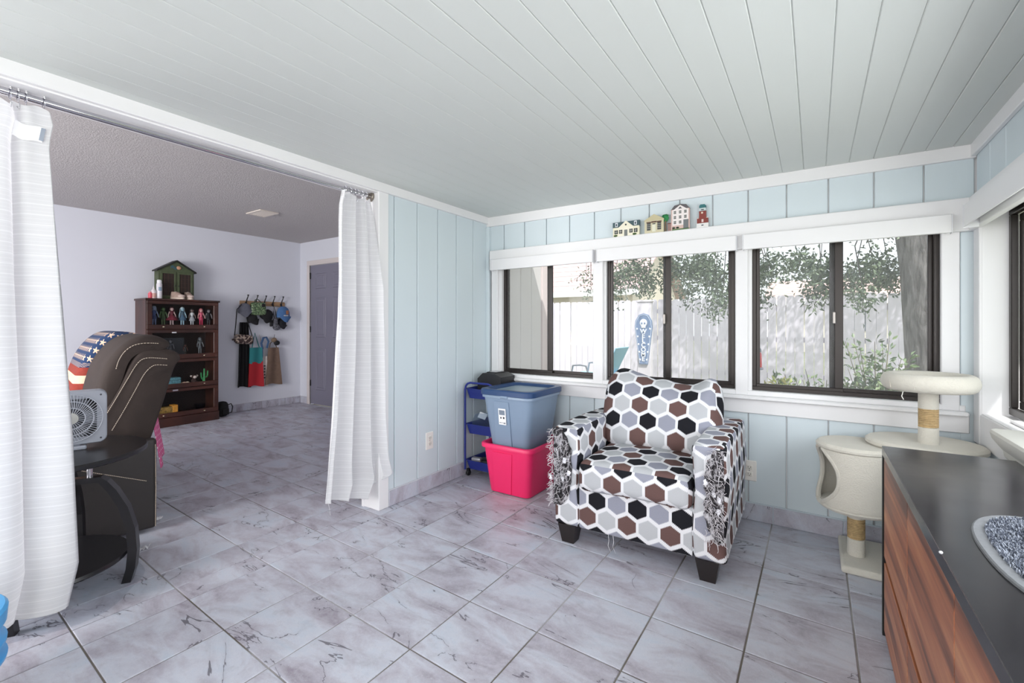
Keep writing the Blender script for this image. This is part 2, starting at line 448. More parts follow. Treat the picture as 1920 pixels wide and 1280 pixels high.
soff = struct(MB().box(XL2 - 0.012, XL, -0.7, 1.895, 1.975, 1.996).build('trim_2', WHITE, smooth=False), 'white soffit board under the opening header')
# window wall
wb = sroot('wall_back', 'pale aqua grooved board wall with three windows')
WZ0, WZ1 = 0.765, 1.70
MB().box(-2.4, 0.78, YW + BT, YW + 0.12, -0.1, WZ0 - 0.03).box(-2.4, 0.78, YW + BT, YW + 0.12, WZ1 - 0.04, 2.1).build('backing', WHITE, wb, smooth=False)
gr = [XL] + [-2.0996 + 0.1962 * k for k in range(14)] + [XR]
for a, b in zip(gr[:-1], gr[1:]):
    vboard(wb, a + 0.003, b - 0.003, YW, YW + BT, 0.1, 0.66)
    vboard(wb, a + 0.003, b - 0.003, YW, YW + BT, 1.74, 2.03)
def ztrim(name, label, y0, y1, z0, z1, x0=XL, x1=XR, b=0.003):
    return struct(MB().box(x0, x1, y0, y1, z0, z1, b).build(name, WHITE, smooth=False), label)
tw = MB(); tw.prism([(XL, 1.962), (XR, 1.948), (XR, zc(XR) + 0.004), (XL, zc(XL) + 0.004)], 'y', YW - 0.02, YW); struct(tw.build('trim_3', WHITE, smooth=False), 'white ceiling trim above the window wall')
HDZ = 1.757
ztrim('trim_4', 'white header ledge above the windows', YW - 0.042, YW, 1.60, HDZ, -2.215, XR)
ztrim('trim_5', 'white window stool under the three windows', 2.982, YW + 0.05, 0.716, 0.738, -2.215, 0.605, 0.006)
ztrim('trim_6', 'white apron board under the window stool', YW - 0.018, YW, 0.633, 0.716, -2.215, 0.612)
ztrim('trim_7', 'white inner sill strip under the window frames', YW - 0.01, YW + 0.13, 0.737, WZ0, -2.2, 0.60)
YG = 3.085
posts = [(XL, onY(946, 600, YG).x), (onY(1112, 600, YW).x, onY(1140, 600, YG).x), (onY(1378, 600, YW).x, onY(1411, 600, YG).x), (onY(1761, 600, YG).x, XR)]
for i, (a, b) in enumerate(posts):
    MB().box(a, b, YW + 0.012, YG + 0.07, 0.74, 1.72).build('window_post', WHITE, wb, smooth=False)
casing = [(-2.215, onY(934, 600, YW).x), (onY(1111.5, 600, YW - 0.012).x, onY(1130, 600, YW - 0.012).x), (onY(1379, 600, YW - 0.012).x, onY(1402, 600, YW - 0.012).x), (onY(1765, 600, YW - 0.012).x, onY(1800, 600, YW - 0.012).x)]
for a, b in casing: MB().box(a, b, YW - 0.012, YW + 0.013, 0.737, 1.61, 0.003).build('casing', WHITE, wb, smooth=False)
vboard(wb, onY(1800, 600, YW).x, XR, YW - 0.006, YW + 0.01, 0.1, 1.60, AQUA)
MB().box(XL, XL + 0.03, YW - 0.03, YW, 0.1, 1.96, 0.003).build('corner_board', AQUA, wb, smooth=False)

# windows in the window wall
def window(n, x0, m0, m1, x1, label, latch=True):
    w = sroot('window_%d' % n, label); z0, z1 = WZ0 + 0.0, WZ1 - 0.03; y0, y1 = YG - 0.012, YG + 0.05; fr = 0.022
    MB().box(x0, x1, y0, y1, z0, z0 + fr, 0.002).box(x0, x1, y0, y1, z1 - fr, z1, 0.002).box(x0, x0 + fr, y0, y1, z0 + fr, z1 - fr, 0.002).box(x1 - fr, x1, y0, y1, z0 + fr, z1 - fr, 0.002).build('frame', BRONZE, w, smooth=False)
    for a, b, ya in ((x0 + fr, m1, YG - 0.006), (m0, x1 - fr, YG + 0.018)):
        s = 0.026; sm = m1 - m0; zz0, zz1 = z0 + fr * 0.6, z1 - fr * 0.6
        l, r = (s * 0.7, sm * 0.62) if a < m0 - 0.1 else (sm * 0.62, s * 0.7)
        sash = MB().box(a, b, ya, ya + 0.02, zz0, zz0 + s, 0.002).box(a, b, ya, ya + 0.02, zz1 - s, zz1, 0.002).box(a, a + l, ya, ya + 0.02, zz0 + s, zz1 - s, 0.002).box(b - r, b, ya, ya + 0.02, zz0 + s, zz1 - s, 0.002).build('sash', BRONZE, w, smooth=False)
        MB().box(a + l * 0.8, b - r * 0.8, ya + 0.008, ya + 0.012, zz0 + s * 0.8, zz1 - s * 0.8).build('pane', GLASS, sash, smooth=False)
    if latch:
        lx = (m0 + m1) / 2 - 0.01; MB().box(lx - 0.008, lx + 0.008, YG - 0.028, YG - 0.005, 1.16, 1.225, 0.003).build('latch', C((150, 145, 142), 0.3, metal=0.8), w, smooth=False)
wx = lambda p: onY(p, 600, YG).x
window(1, wx(946), wx(1024), wx(1036), wx(1122), 'bronze sliding window nearest the left wall', False)
window(2, wx(1139.5), wx(1242), wx(1258), wx(1378), 'bronze sliding window behind the patterned armchair')
window(3, wx(1410.5), wx(1555), wx(1581), wx(1761), 'bronze sliding window behind the cat tree')

# right wall
wr = sroot('wall_right', 'right wall with white corner panel and windows')
MB().box(XR + BT, XR + 0.14, YB - 0.1, YW + 0.12, -0.1, 0.74).box(XR + BT, XR + 0.14, YB - 0.1, YW + 0.12, 1.66, 2.1).box(XR + 0.004, XR + 0.24, 2.945, YW + 0.12, 0.74, 1.66).box(XR + BT, XR + 0.2, YB - 0.1, YW + 0.12, 0.60, 0.74).build('backing', WHITE, wr, smooth=False)
for k in range(24):
    a = YW - 0.02 - 0.2 * (k + 1); b = a + 0.2
    if a < YB: break
    vboard(wr, XR, XR + BT, a + 0.003, b - 0.003, 1.74, 2.02)
    vboard(wr, XR, XR + BT, a + 0.003, b - 0.003, 0.1, 0.66)
MB().box(XR - 0.006, XR + 0.01, 2.47, 2.93, 0.60, 0.742, 0.003).build('corner_panel', WHITE, wr, smooth=False)
MB().box(XR - 0.010, XR + 0.02, 2.932, 3.02, 0.60, 1.66, 0.003).build('corner_panel', WHITE, wr, smooth=False)
MB().box(XR, XR + 0.22, 2.93, 2.945, 0.74, 1.66).build('jamb_board', WHITE, wr, smooth=False)
MB().box(XR, XR + 0.22, -1.3, 2.93, 0.732, 0.745).build('inner_sill', WHITE, wr, smooth=False)
MB().box(XR, XR + 0.22, -1.3, 2.93, 1.66, 1.675).build('head_board', WHITE, wr, smooth=False)
for k, y in enumerate((1.1, -0.3)): MB().box(XR - 0.012, XR + 0.14, y - 0.05, y + 0.05, 0.74, 1.66, 0.003).build('window_post', WHITE, wr, smooth=False)
struct(MB().box(XR - 0.02, XR, YB, YW - 0.02, 1.952, zc(XR) + 0.004, 0.003).build('trim_8', WHITE, smooth=False), 'white ceiling trim on the right wall')
struct(MB().box(XR - 0.03, XR, YB, YW - 0.04, 1.60, 1.757, 0.003).build('trim_9', WHITE, smooth=False), 'white header board above the right wall window')
prof = [(XR + 0.02, 0.752), (0.578, 0.752), (0.566, 0.748), (0.562, 0.738), (0.568, 0.715), (0.585, 0.69), (0.598, 0.672), (0.602, 0.65), (0.612, 0.636), (XR, 0.63), (XR + 0.02, 0.63)]
struct(MB().prism(prof, 'y', -1.3, 2.50).build('trim_10', mat_paint('aged_sill_paint', (222, 220, 212), 0.5, (1, 1, 1), 0.1), angle=20), 'moulded off white sill of the right wall window')
w4 = sroot('window_4', 'dark framed window in the right wall')
for ya, yb in ((1.15, 2.93), (-0.25, 1.05), (-1.3, -0.35)):
    fr = MB()
    for xa, d in ((XR + 0.085, 0.0), (XR + 0.11, 0.03)):
        fr.box(xa, xa + 0.024, ya + d, yb - d, 0.752 + d, 0.785 + d, 0.003).box(xa, xa + 0.024, ya + d, yb - d, 1.64 - d, 1.67 - d, 0.003).box(xa, xa + 0.024, ya + d, ya + d + 0.03, 0.785 + d, 1.64 - d, 0.003).box(xa, xa + 0.024, yb - d - 0.03, yb - d, 0.785 + d, 1.64 - d, 0.003)
    f_ = fr.build('frame', BRONZE, w4, smooth=False)
    MB().box(XR + 0.118, XR + 0.122, ya + 0.06, yb - 0.06, 0.81, 1.61).build('pane', GLASS, f_, smooth=False)
    MB().box(XR + 0.04, XR + 0.075, ya + 0.1, yb - 0.2, 0.745, 0.757, 0.003).build('track', WHITE, f_, smooth=False)
# wall behind the camera: unseen, opened up for the rear fill light
wf = sroot('wall_front', 'unseen wall behind the camera with openings for the fill light')
MB().box(XL2, XR + 0.14, YB - 0.1, YB, 0, 0.4).box(XL2, XR + 0.14, YB - 0.1, YB, 1.95, 2.1).box(XL2, -2.15, YB - 0.1, YB, 0.4, 1.95).box(0.5, XR + 0.14, YB - 0.1, YB, 0.4, 1.95).box(-0.86, -0.78, YB - 0.08, YB - 0.02, 0.4, 1.95).build('wall_frame', WHITE, wf, smooth=False)
# tile baseboards
def base_tiles(root, horiz, fixed, a0, a1, first, depth, step=0.332):
    xs = [a0]; x = first
    while x < a1 - 0.01:
        if x > a0 + 0.01: xs.append(x)
        x += step
    xs.append(a1)
    for a, b in zip(xs[:-1], xs[1:]):
        if horiz: MB().box(a + 0.0025, b - 0.0025, fixed - depth, fixed, 0.002, 0.099, 0.0015).build('base_tile', TILE, root, smooth=False)
        else: MB().box(fixed, fixed + depth, a + 0.0025, b - 0.0025, 0.002, 0.099, 0.0015).build('base_tile', TILE, root, smooth=False)
bl = struct(MB().box(XL - BT, XL + 0.006, 1.975, YW, 0, 0.105).build('baseboard_left', C((206, 208, 214), 0.8), smooth=False), 'grey tile baseboard of the left wall')
base_tiles(bl, False, XL, 1.976, YW - 0.01, 1.976 + 0.245, 0.011)
bb = struct(MB().box(XL, XR, YW - 0.006, YW + 0.003, 0, 0.106).build('baseboard_back', C((196, 206, 214), 0.8), smooth=False), 'grey tile baseboard under the windows')
base_tiles(bb, True, YW, XL + 0.012, XR, -0.204 - 6 * 0.3305, 0.011, 0.3305)

# back room
struct(MB().box(XF - 0.1, XF, -2.6, YD + 0.1, -0.1, 2.5).build('wall_far', ROOMW, smooth=False), 'plain pale grey wall at the far side of the back room')
wsd = MB(); DX0, DX1, DZ = -6.15, -5.24, 2.02
wsd.box(XF, DX0, YD, YD + 0.12, -0.1, 2.5).box(DX1, XL2, YD, YD + 0.12, -0.1, 2.5).box(DX0, DX1, YD, YD + 0.12, DZ, 2.5)
struct(wsd.build('wall_side', ROOMW, smooth=False), 'back room wall with the grey door')
ww = MB().box(XF, XL2, -2.35, -2.25, -0.1, 0.7).box(XF, XL2, -2.35, -2.25, 2.0, 2.5).box(XF, -4.55, -2.35, -2.25, 0.7, 2.0).box(-2.65, XL2, -2.35, -2.25, 0.7, 2.0)  # unseen wall, opening added to let the back room fill in
struct(ww.build('wall_rear', ROOMW, smooth=False), 'unseen back room wall with an added opening for the fill light')
struct(MB().box(XF, XL2 - 0.0, -2.3, YD, ZC2, ZC2 + 0.1).build('ceiling', POP, smooth=False), 'grey textured ceiling of the back room')
struct(MB().box(XF - 0.1, -2.3, -2.4, 3.99, 2.48, 2.56).build('roof_2', C((120, 110, 105), 0.9), smooth=False))
bf = struct(MB().box(XF, XF + 0.005, -2.2, YD, 0, 0.10).build('baseboard_far', C((190, 188, 186), 0.8), smooth=False), 'grey tile baseboard of the far wall')
base_tiles(bf, False, XF, 1.2, YD - 0.01, 3.02, 0.012, 0.332)
bs = struct(MB().box(XF, DX0 - 0.08, YD - 0.005, YD, 0, 0.1).build('baseboard_side', C((190, 188, 186), 0.8), smooth=False), 'short tile baseboard beside the door')
base_tiles(bs, True, YD, XF + 0.012, DX0 - 0.085, 99, 0.012)
# door
door = sroot('door_1', 'closed grey six panel door in the back room')
DOORG = C((126, 124, 140), 0.45)
MB().box(DX0, DX1, YD - 0.005, YD + 0.03, 0.012, DZ, 0.002).build('door_leaf', DOORG, door, smooth=False)
dw = DX1 - DX0
for zz0, zz1 in ((0.22, 0.82), (0.98, 1.55), (1.68, 1.9)):
    for k in range(2):
        xa = DX0 + 0.13 + k * (dw / 2 - 0.05); xb = xa + dw / 2 - 0.21
        p = MB(); y = YD - 0.005
        p.prism([(xa, zz0), (xb, zz0), (xb, zz1), (xa, zz1)], 'y', y - 0.004, y + 0.002)
        p2 = MB(); p2.loft([[(xa + d, yy, zz0 + d), (xb - d, yy, zz0 + d), (xb - d, yy, zz1 - d), (xa + d, yy, zz1 - d)] for d, yy in ((0.0, y - 0.001), (0.008, y - 0.010), (0.03, y - 0.004), (0.05, y - 0.012))])
        p2.build('door_panel', DOORG, door, smooth=False)
DW = C((216, 208, 206), 0.5)
cs = MB()
for d, e, yy in ((0.0, 0.075, 0.015), (0.0, 0.03, 0.022)):
    cs.box(DX0 - e - 0.006, DX0 - 0.006, YD - yy, YD, 0, DZ + 0.003, 0.003).box(DX1 + 0.006, DX1 + e, YD - yy, YD, 0, DZ + 0.003, 0.003).box(DX0 - e - 0.006, DX1 + e, YD - yy, YD, DZ + 0.004, DZ + e, 0.003)
cs.build('door_casing', DW, door, smooth=False)
for z in (0.27, 1.05, 1.83): MB().box(DX0 - 0.012, DX0 + 0.012, YD - 0.018, YD, z, z + 0.09, 0.002).build('hinge', BLACKM, door, smooth=False)
MB().lathe([(0.0, 0), (0.012, 0), (0.012, 0.03), (0.028, 0.035), (0.03, 0.05), (0.02, 0.06), (0, 0.062)], 16, (DX1 - 0.07, YD - 0.066, 0.95), 'y').build('door_knob', CHROME, door)
# ceiling vent
vc = onZ(492, 399, ZC2)
vent = thing('ceiling_vent', 'small white louvred air vent on the back room ceiling', 'vent', (vc.x, vc.y, ZC2), 0)
MB().box(-0.15, 0.15, -0.10, -0.075, -0.012, 0, 0.002).box(-0.15, 0.15, 0.075, 0.10, -0.012, 0, 0.002).box(-0.15, -0.125, -0.075, 0.075, -0.012, 0, 0.002).box(0.125, 0.15, -0.075, 0.075, -0.012, 0, 0.002).build('vent_frame', C((225, 215, 205), 0.5), vent, smooth=False)
MB().box(-0.125, 0.125, -0.075, 0.075, -0.003, 0).build('vent_back', C((60, 55, 52), 0.8), vent, smooth=False)
for k in range(7):
    y = -0.063 + k * 0.021; MB().add([(-0.125, y - 0.008, -0.003), (0.125, y - 0.008, -0.003), (0.125, y + 0.006, -0.012), (-0.125, y + 0.006, -0.012), (-0.125, y - 0.006, -0.002), (0.125, y - 0.006, -0.002), (0.125, y + 0.008, -0.011), (-0.125, y + 0.008, -0.011)], [(0, 1, 2, 3), (7, 6, 5, 4), (0, 4, 5, 1), (3, 2, 6, 7), (0, 3, 7, 4), (1, 5, 6, 2)]).build('slat', C((225, 215, 205), 0.5), vent, smooth=False)

# ================================================================== sunroom things
def settle(root):
    """children were modelled in world coordinates: bring them into the root's space"""
    for c in root.children: c.location = Vector(c.location) - Vector(root.location)
    return root
# roller-blind valances
def valance(px0, px1, label):
    y0 = 2.955; a = onY(px0, 450, y0).x; b = onY(px1, 450, y0).x
    t = thing('blind_valance', label, 'blind', ((a + b) / 2, 2.975, 1.595), 0, 'white blind valances over the windows')
    MB().box(a + 0.004, b - 0.004, y0, y0 + 0.006, 1.592, 1.678, 0.002).box(a + 0.004, b - 0.004, y0 + 0.006, 2.994, 1.668, 1.678).build('fascia', WHITE, t, smooth=False)
    for x in (a, b - 0.004): MB().box(x, x + 0.004, y0 - 0.001, 2.994, 1.588, 1.68, 0.001).build('end_cap', C((226, 226, 230), 0.4), t, smooth=False)
    MB().lathe([(0.0, a + 0.01), (0.02, a + 0.01), (0.02, b - 0.01), (0.0, b - 0.01)], 14, (0, 2.977, 1.64), 'x').build('roller', C((235, 235, 238), 0.7), t)
    settle(t)
valance(920, 1111, 'white blind valance over the leftmost window by the corner')
valance(1118, 1381, 'white blind valance over the middle window behind the armchair')
valance(1392, 1787, 'longest white blind valance, over the window behind the cat tree')
tv = thing('blind_valance', 'white blind valance on the right wall above the dresser', 'blind', (0.58, 2.0, 1.59), 0, 'white blind valances over the windows')
MB().box(0.553, 0.559, 1.0, 2.83, 1.592, 1.69, 0.002).box(0.559, 0.605, 1.0, 2.83, 1.68, 1.69).build('fascia', WHITE, tv, smooth=False)
MB().box(0.552, 0.605, 2.83, 2.834, 1.588, 1.692, 0.001).build('end_cap', C((226, 226, 230), 0.4), tv, smooth=False)
MB().lathe([(0.0, 1.02), (0.02, 1.02), (0.02, 2.82), (0.0, 2.82)], 14, (0.58, 0, 1.64), 'y').build('roller', C((235, 235, 238), 0.7), tv)
settle(tv)
# outlets
def outlet(loc, rz, label):
    t = thing('wall_outlet', label, 'outlet', loc, rz, 'duplex wall outlets')
    IV = C((238, 234, 228), 0.35); DK = C((40, 38, 36), 0.6)
    MB().box(-0.037, 0.037, -0.006, 0, -0.06, 0.06, 0.003).build('plate', IV, t, smooth=False)
    for z in (0.02, -0.02):
        s = MB().rbox(-0.016, 0.016, -0.009, -0.004, z - 0.014, z + 0.014, 0.002, 2, 2).build('socket', C((226, 222, 214), 0.35), t)
        MB().box(-0.008, -0.006, -0.0096, -0.008, z - 0.003, z + 0.007).box(0.006, 0.008, -0.0096, -0.008, z - 0.003, z + 0.006).box(-0.002, 0.002, -0.0096, -0.008, z - 0.01, z - 0.006).build('slot', DK, s, smooth=False)
    MB().lathe([(0, -0.0075), (0.003, -0.0075), (0.003, -0.005), (0, -0.005)], 8, (0, 0, 0), 'y').build('screw', CHROME, t)
outlet((-0.326, YW, 0.291), 0, 'white duplex outlet under the window, right of the patterned armchair')
outlet((XL, 2.345, 0.342), -pi / 2 + pi, 'white duplex outlet low on the left wall, right of the curtain')

# plush / fabric materials
def mat_hex(w=0.104, off=(0.233, -0.165)):
    t = NT('hexagon_upholstery'); uv = t.n('ShaderNodeUVMap'); uv.uv_map = 'UVMap'; o = t.sep(uv.outputs[0]); S3 = sqrt(3)
    px = t.math('MULTIPLY_ADD', o[0], 1 / w, off[0] / w + 0.5); py = t.math('MULTIPLY_ADD', o[1], 1 / w, off[1] / w + S3 / 2)
    def cell(ox, oy):
        x = t.math('SUBTRACT', t.math('FLOORED_MODULO', t.math('SUBTRACT', px, ox), 1.0), 0.5)
        y = t.math('SUBTRACT', t.math('FLOORED_MODULO', t.math('SUBTRACT', py, oy), S3), S3 / 2)
        return x, y, t.math('ADD', t.math('MULTIPLY', x, x), t.math('MULTIPLY', y, y)), t.math('FLOORED_MODULO', t.math('FLOOR', t.math('SUBTRACT', px, ox)), 2.0)
    ax, ay, da, ia = cell(0, 0); bx, by, db, ib = cell(0.5, S3 / 2)
    sel = t.math('LESS_THAN', da, db); inv = t.math('SUBTRACT', 1.0, sel)
    pick = lambda a, b: t.math('ADD', t.math('MULTIPLY', a, sel), t.math('MULTIPLY', b, inv))
    gx_ = t.math('ABSOLUTE', pick(ax, bx)); gy_ = t.math('ABSOLUTE', pick(ay, by))
    zig = t.math('MULTIPLY', t.math('ABSOLUTE', t.math('SUBTRACT', t.math('FLOORED_MODULO', t.math('MULTIPLY', px, 17.0), 1.0), 0.5)), 0.10)
    slant = t.math('ADD', t.math('ADD', t.math('MULTIPLY', gx_, 0.5), t.math('MULTIPLY', gy_, 0.866)), zig)
    d = t.math('MAXIMUM', gx_, slant)
    border = t.math('GREATER_THAN', d, 0.435)
    fib = t.noise(t.mapping(uv.outputs[0], (900, 260, 1)), 1.0, 2)
    def two(a, b): return t.mix(fib, lin(a), lin(b))
    ca = t.mix(ia, two((88, 66, 64), (122, 96, 92)), two((176, 178, 182), (200, 202, 206)))
    cb = t.mix(ib, two((22, 22, 26), (42, 42, 48)), two((134, 136, 150), (168, 170, 184)))
    cc = t.mix(sel, cb, ca)
    t.color(t.mix(border, cc, two((222, 222, 226), (240, 240, 243)))); t.rough(0.9); t.b.inputs['Specular IOR Level'].default_value = 0.15
    t.bump(fib, 0.35, 0.003); return t.m
HEX = mat_hex()
def mat_torn():
    t = NT('clawed_fabric'); n1 = t.noise(t.mapping(t.coord(), (1, 1, 0.5)), 38, 5, 0.7, 1.5)
    t.color(t.ramp(n1, [(0.40, lin((24, 23, 26))), (0.50, lin((84, 80, 84))), (0.60, lin((190, 188, 194))), (0.72, lin((232, 232, 238)))])); t.rough(1.0); t.bump(n1, 1.0, 0.02); return t.m
TORN = mat_torn()
DARKWOOD = M('espresso_wood', (34, 27, 26), 0.35, var=0.15, vscale=30)

# ---- patterned armchair
ch = thing('armchair', 'hexagon patterned upholstered armchair with clawed arm fronts below the windows', 'armchair', (-0.748, 2.17, 0), R(1.0))
def bulge(cx, cy, a, sx, sy):
    def f(p): return (p.x, p.y, p.z + a * max(0, 1 - ((p.x - cx) / sx) ** 2) * max(0, 1 - ((p.y - cy) / sy) ** 2) * (1 if p.z > 0.38 else 0))
    return f
for s in (-1, 1):
    a, b = (-0.424, -0.283) if s < 0 else (0.283, 0.424)
    def armf(p, s=s): return (p.x + 0.006 * sin(p.z * 17 + s), p.y, p.z + 0.008 * sin(p.y * 5))
    MB().rbox(a, b, 0.0, 0.79, 0.093, 0.612, 0.022, 5, 3, armf).build('arm', HEX, ch, uv=boxuv)
MB().rbox(-0.284, 0.284, 0.012, 0.6, 0.092, 0.318, 0.012, 5, 2).build('base', HEX, ch, uv=boxuv)
MB().rbox(-0.286, 0.286, 0.60, 0.80, 0.092, 0.70, 0.03, 5, 3).build('back_frame', HEX, ch, uv=boxuv)
def seatf(p):
    u = p.x / 0.28; v = (p.y - 0.28) / 0.29; top = p.z > 0.38
    z = p.z + (0.022 * (1 - u * u) * (1 - v * v) if top else 0)
    sag = 0.012 * sin(p.x * 9 + 1) if p.y < 0.1 else 0
    return (p.x, p.y + (0.012 * (1 - u * u) * (-1 if p.y < 0.1 else 0)), z + sag * (0.6 if not top else 0.2))
def seatuv(co, n):
    if abs(n.z) > max(abs(n.x), abs(n.y)): return (co.x + 0.02, co.y)
    return (co.x + 0.06, co.z - 0.02) if abs(n.y) >= abs(n.x) else (co.y, co.z)
MB().rbox(-0.281, 0.281, -0.022, 0.60, 0.302, 0.455, 0.045, 10, 4, seatf).build('seat_cushion', HEX, ch, uv=seatuv)
def backf(p):
    u = (p.x - 0.005) / 0.33; w = (p.z - 0.44) / 0.40
    y = p.y + 0.30 * (p.z - 0.44)
    depth = (1 - u ** 4) * (1 - (2 * w - 1) ** 4)
    y -= 0.045 * depth if p.y < 0.46 else -0.02 * depth
    z = p.z
    if w > 0.5:
        k = (w - 0.5) * 2
        z += k * (0.050 * math.exp(-((u + 0.72) / 0.35) ** 2) - 0.028 * math.exp(-((u - 0.38) / 0.33) ** 2) + 0.034 * math.exp(-((u - 0.86) / 0.17) ** 2))
        z += k * 0.010 * mnoise.noise(Vector((p.x * 14, p.y * 14, 3)))
        y += k * 0.016 * mnoise.noise(Vector((p.x * 9, 7, p.z * 9)))
    return (p.x * (1 + 0.05 * sin(pi * min(max(w, 0), 1))), y, z)
MB().rbox(-0.315, 0.325, 0.37, 0.55, 0.437, 0.835, 0.085, 14, 4, backf).build('back_cushion', HEX, ch, uv=lambda c, n: (c.x + 0.055 + (c.y * 0.5 if abs(n.x) > .75 else 0), c.z * 0.85 + c.y * 0.75 - 0.19), angle=60)
for x, y in ((-0.345, 0.045), (0.345, 0.045), (-0.345, 0.745), (0.345, 0.745)):
    MB().loft([[(x + sx * r, y + sy * r, z) for sx, sy in ((-1, -1), (1, -1), (1, 1), (-1, 1))] for r, z in ((0.033, 0), (0.05, 0.1))]).build('leg', DARKWOOD, ch, smooth=False)
for s, x0, x1, z0, z1 in ((-1, -0.418, -0.315, 0.20, 0.605), (1, 0.335, 0.415, 0.19, 0.60)):
    def tf(u, v):
        e = 0.018 * mnoise.noise(Vector((v * 9, s * 5, 0))); w = 1 - 0.55 * abs(2 * v - 1) ** 3
        if s < 0: x = x0 + (x1 - x0) * u * w + e * u
        else: x = x1 - (x1 - x0) * (1 - u) * w + e * (1 - u)
        return (x, -0.006 - 0.010 * sin(pi * u) * abs(mnoise.noise(Vector((u * 6, v * 14, s)))), z0 + (z1 - z0) * v)
    MB().slab(tf, 14, 40, 0.008).build('clawed_patch', TORN, ch)
    rnd = random.Random(11 + s); th = MB()
    for k in range(190):
        v = rnd.random(); z = z0 + (z1 - z0) * v; x = rnd.uniform(x0, x1)
        if s < 0 and rnd.random() < 0.5: x = x0 - 0.004
        p = Vector((x, -0.012, z)); pts = [p]; d = Vector((rnd.uniform(-.6, .6) + (s * 0.5), rnd.uniform(-1, -.2), rnd.uniform(-.8, .5)))
        for j in range(5):
            d = (d + Vector((rnd.uniform(-.7, .7), rnd.uniform(-.4, .5), rnd.uniform(-.8, .4)))).normalized(); p = p + d * rnd.uniform(0.005, 0.010); p.y = min(p.y, -0.008); pts.append(p)
        th.tube(pts, 0.0011, 3)
    o = th.build('frayed_threads', C((206, 202, 206), 0.95), ch); o['kind'] = 'stuff'
    fl = MB()
    for k in range(4):
        fl.ell((rnd.uniform(x0, x1) if k > 0 else (x0 - 0.012 if s < 0 else (x0 + x1) / 2 + 0.02), -0.02, z0 + (z1 - z0) * rnd.uniform(0.15, 0.8)), (rnd.uniform(.007, .011), 0.006, rnd.uniform(.01, .018)), 10, 8, fn=lambda p: p + Vector((mnoise.noise(p * 120), mnoise.noise(p * 130 + Vector((5, 0, 0))), mnoise.noise(p * 110 + Vector((0, 9, 0))))) * 0.009)
    o = fl.build('stuffing', C((236, 236, 242), 0.95), ch); o['kind'] = 'stuff'
th = MB()
for x in (-0.12, -0.095): th.tube([(x, 0.01, 0.1), (x + 0.008, 0.0, 0.075), (x + 0.004, -0.004, 0.05), (x + 0.018, -0.002, 0.02)], 0.0009, 3)
th.build('loose_thread', C((225, 225, 228), 0.9), ch)

# ---- storage bins
def bin_walls(t, bx, by, z0, z1, tx, ty, mat, rimw, rimh, name='tub'):
    """tapered open box: bottom half sizes bx,by, top half sizes tx,ty"""
    def rr(hx, hy, r, z, n=5):
        pts = []
        for cx, cy, a0 in ((hx - r, hy - r, 0), (-hx + r, hy - r, pi / 2), (-hx + r, -hy + r, pi), (hx - r, -hy + r, 1.5 * pi)):
            for i in range(n + 1):
                a = a0 + pi / 2 * i / n; pts.append((cx + r * cos(a), cy + r * sin(a), z))
        return pts
    w = 0.004; m = MB()
    secs = [rr(bx - 0.02, by - 0.02, 0.03, z0), rr(bx - 0.004, by - 0.004, 0.04, z0 + 0.006), rr(bx, by, 0.045, z0 + 0.02), rr(tx, ty, 0.05, z1 - rimh), rr(tx + rimw, ty + rimw, 0.06, z1 - rimh + 0.003), rr(tx + rimw, ty + rimw, 0.06, z1 - 0.004), rr(tx + rimw - 0.004, ty + rimw - 0.004, 0.058, z1), rr(tx - 0.003, ty - 0.003, 0.048, z1), rr(tx - w, ty - w, 0.046, z1 - 0.006), rr(bx - w, by - w, 0.04, z0 + 0.02), rr(bx - 0.02, by - 0.02, 0.03, z0 + 0.008)]
    m.loft(secs); m.build(name, mat, t, angle=50)
    return rr
PINKP = M('red_pink_plastic', (238, 42, 104), 0.38); GREYP = M('blue_grey_plastic', (128, 146, 168), 0.35); NAVYP = M('navy_plastic', (38, 66, 108), 0.35)
rb = thing('storage_bin', 'red pink open plastic storage bin on the floor', 'storage bin', (-1.735, 2.745, 0))
bin_walls(rb, 0.165, 0.190, 0.0, 0.342, 0.196, 0.222, PINKP, 0.018, 0.03)
for s in (-1, 1):   # raised side panels
    MB().loft([[(-0.105 + 0.0, -0.188 - 0.008, 0.012), (0.03, -0.188 - 0.008, 0.012), (0.055, -0.224, 0.29), (-0.105, -0.224, 0.29)], [(-0.105, -0.17, 0.012), (0.03, -0.17, 0.012), (0.055, -0.205, 0.29), (-0.105, -0.205, 0.29)]]).build('end_rib', PINKP, rb, smooth=False) if s < 0 else None
gb = thing('storage_bin', 'blue grey plastic storage bin nested in the red pink bin', 'storage bin', (-1.735, 2.735, 0.275))
bin_walls(gb, 0.150, 0.170, 0.0, 0.405, 0.196, 0.212, GREYP, 0.014, 0.025)
MB().loft([[(-0.10, -0.178, 0.012), (0.035, -0.178, 0.012), (0.028, -0.216, 0.36), (-0.09, -0.216, 0.36)], [(-0.10, -0.16, 0.012), (0.035, -0.16, 0.012), (0.028, -0.195, 0.36), (-0.09, -0.195, 0.36)]]).build('end_rib', GREYP, gb, smooth=False)
MB().box(-0.03, 0.03, -0.232, -0.205, 0.385, 0.415, 0.004).build('clip', GREYP, gb, smooth=False)
lab = MB(); lab.add([(-0.052, -0.2025 - 0.0055, 0.205), (0.006, -0.2025 - 0.0055, 0.205), (0.006, -0.2147 - 0.0055, 0.315), (-0.052, -0.2147 - 0.0055, 0.315), (-0.052, -0.2025, 0.205), (0.006, -0.2025, 0.205), (0.006, -0.2147, 0.315), (-0.052, -0.2147, 0.315)], [(0, 1, 2, 3), (7, 6, 5, 4), (0, 4, 5, 1), (3, 2, 6, 7), (0, 3, 7, 4), (1, 5, 6, 2)])
lb = lab.build('price_label', C((238, 238, 240), 0.5), gb, smooth=False)
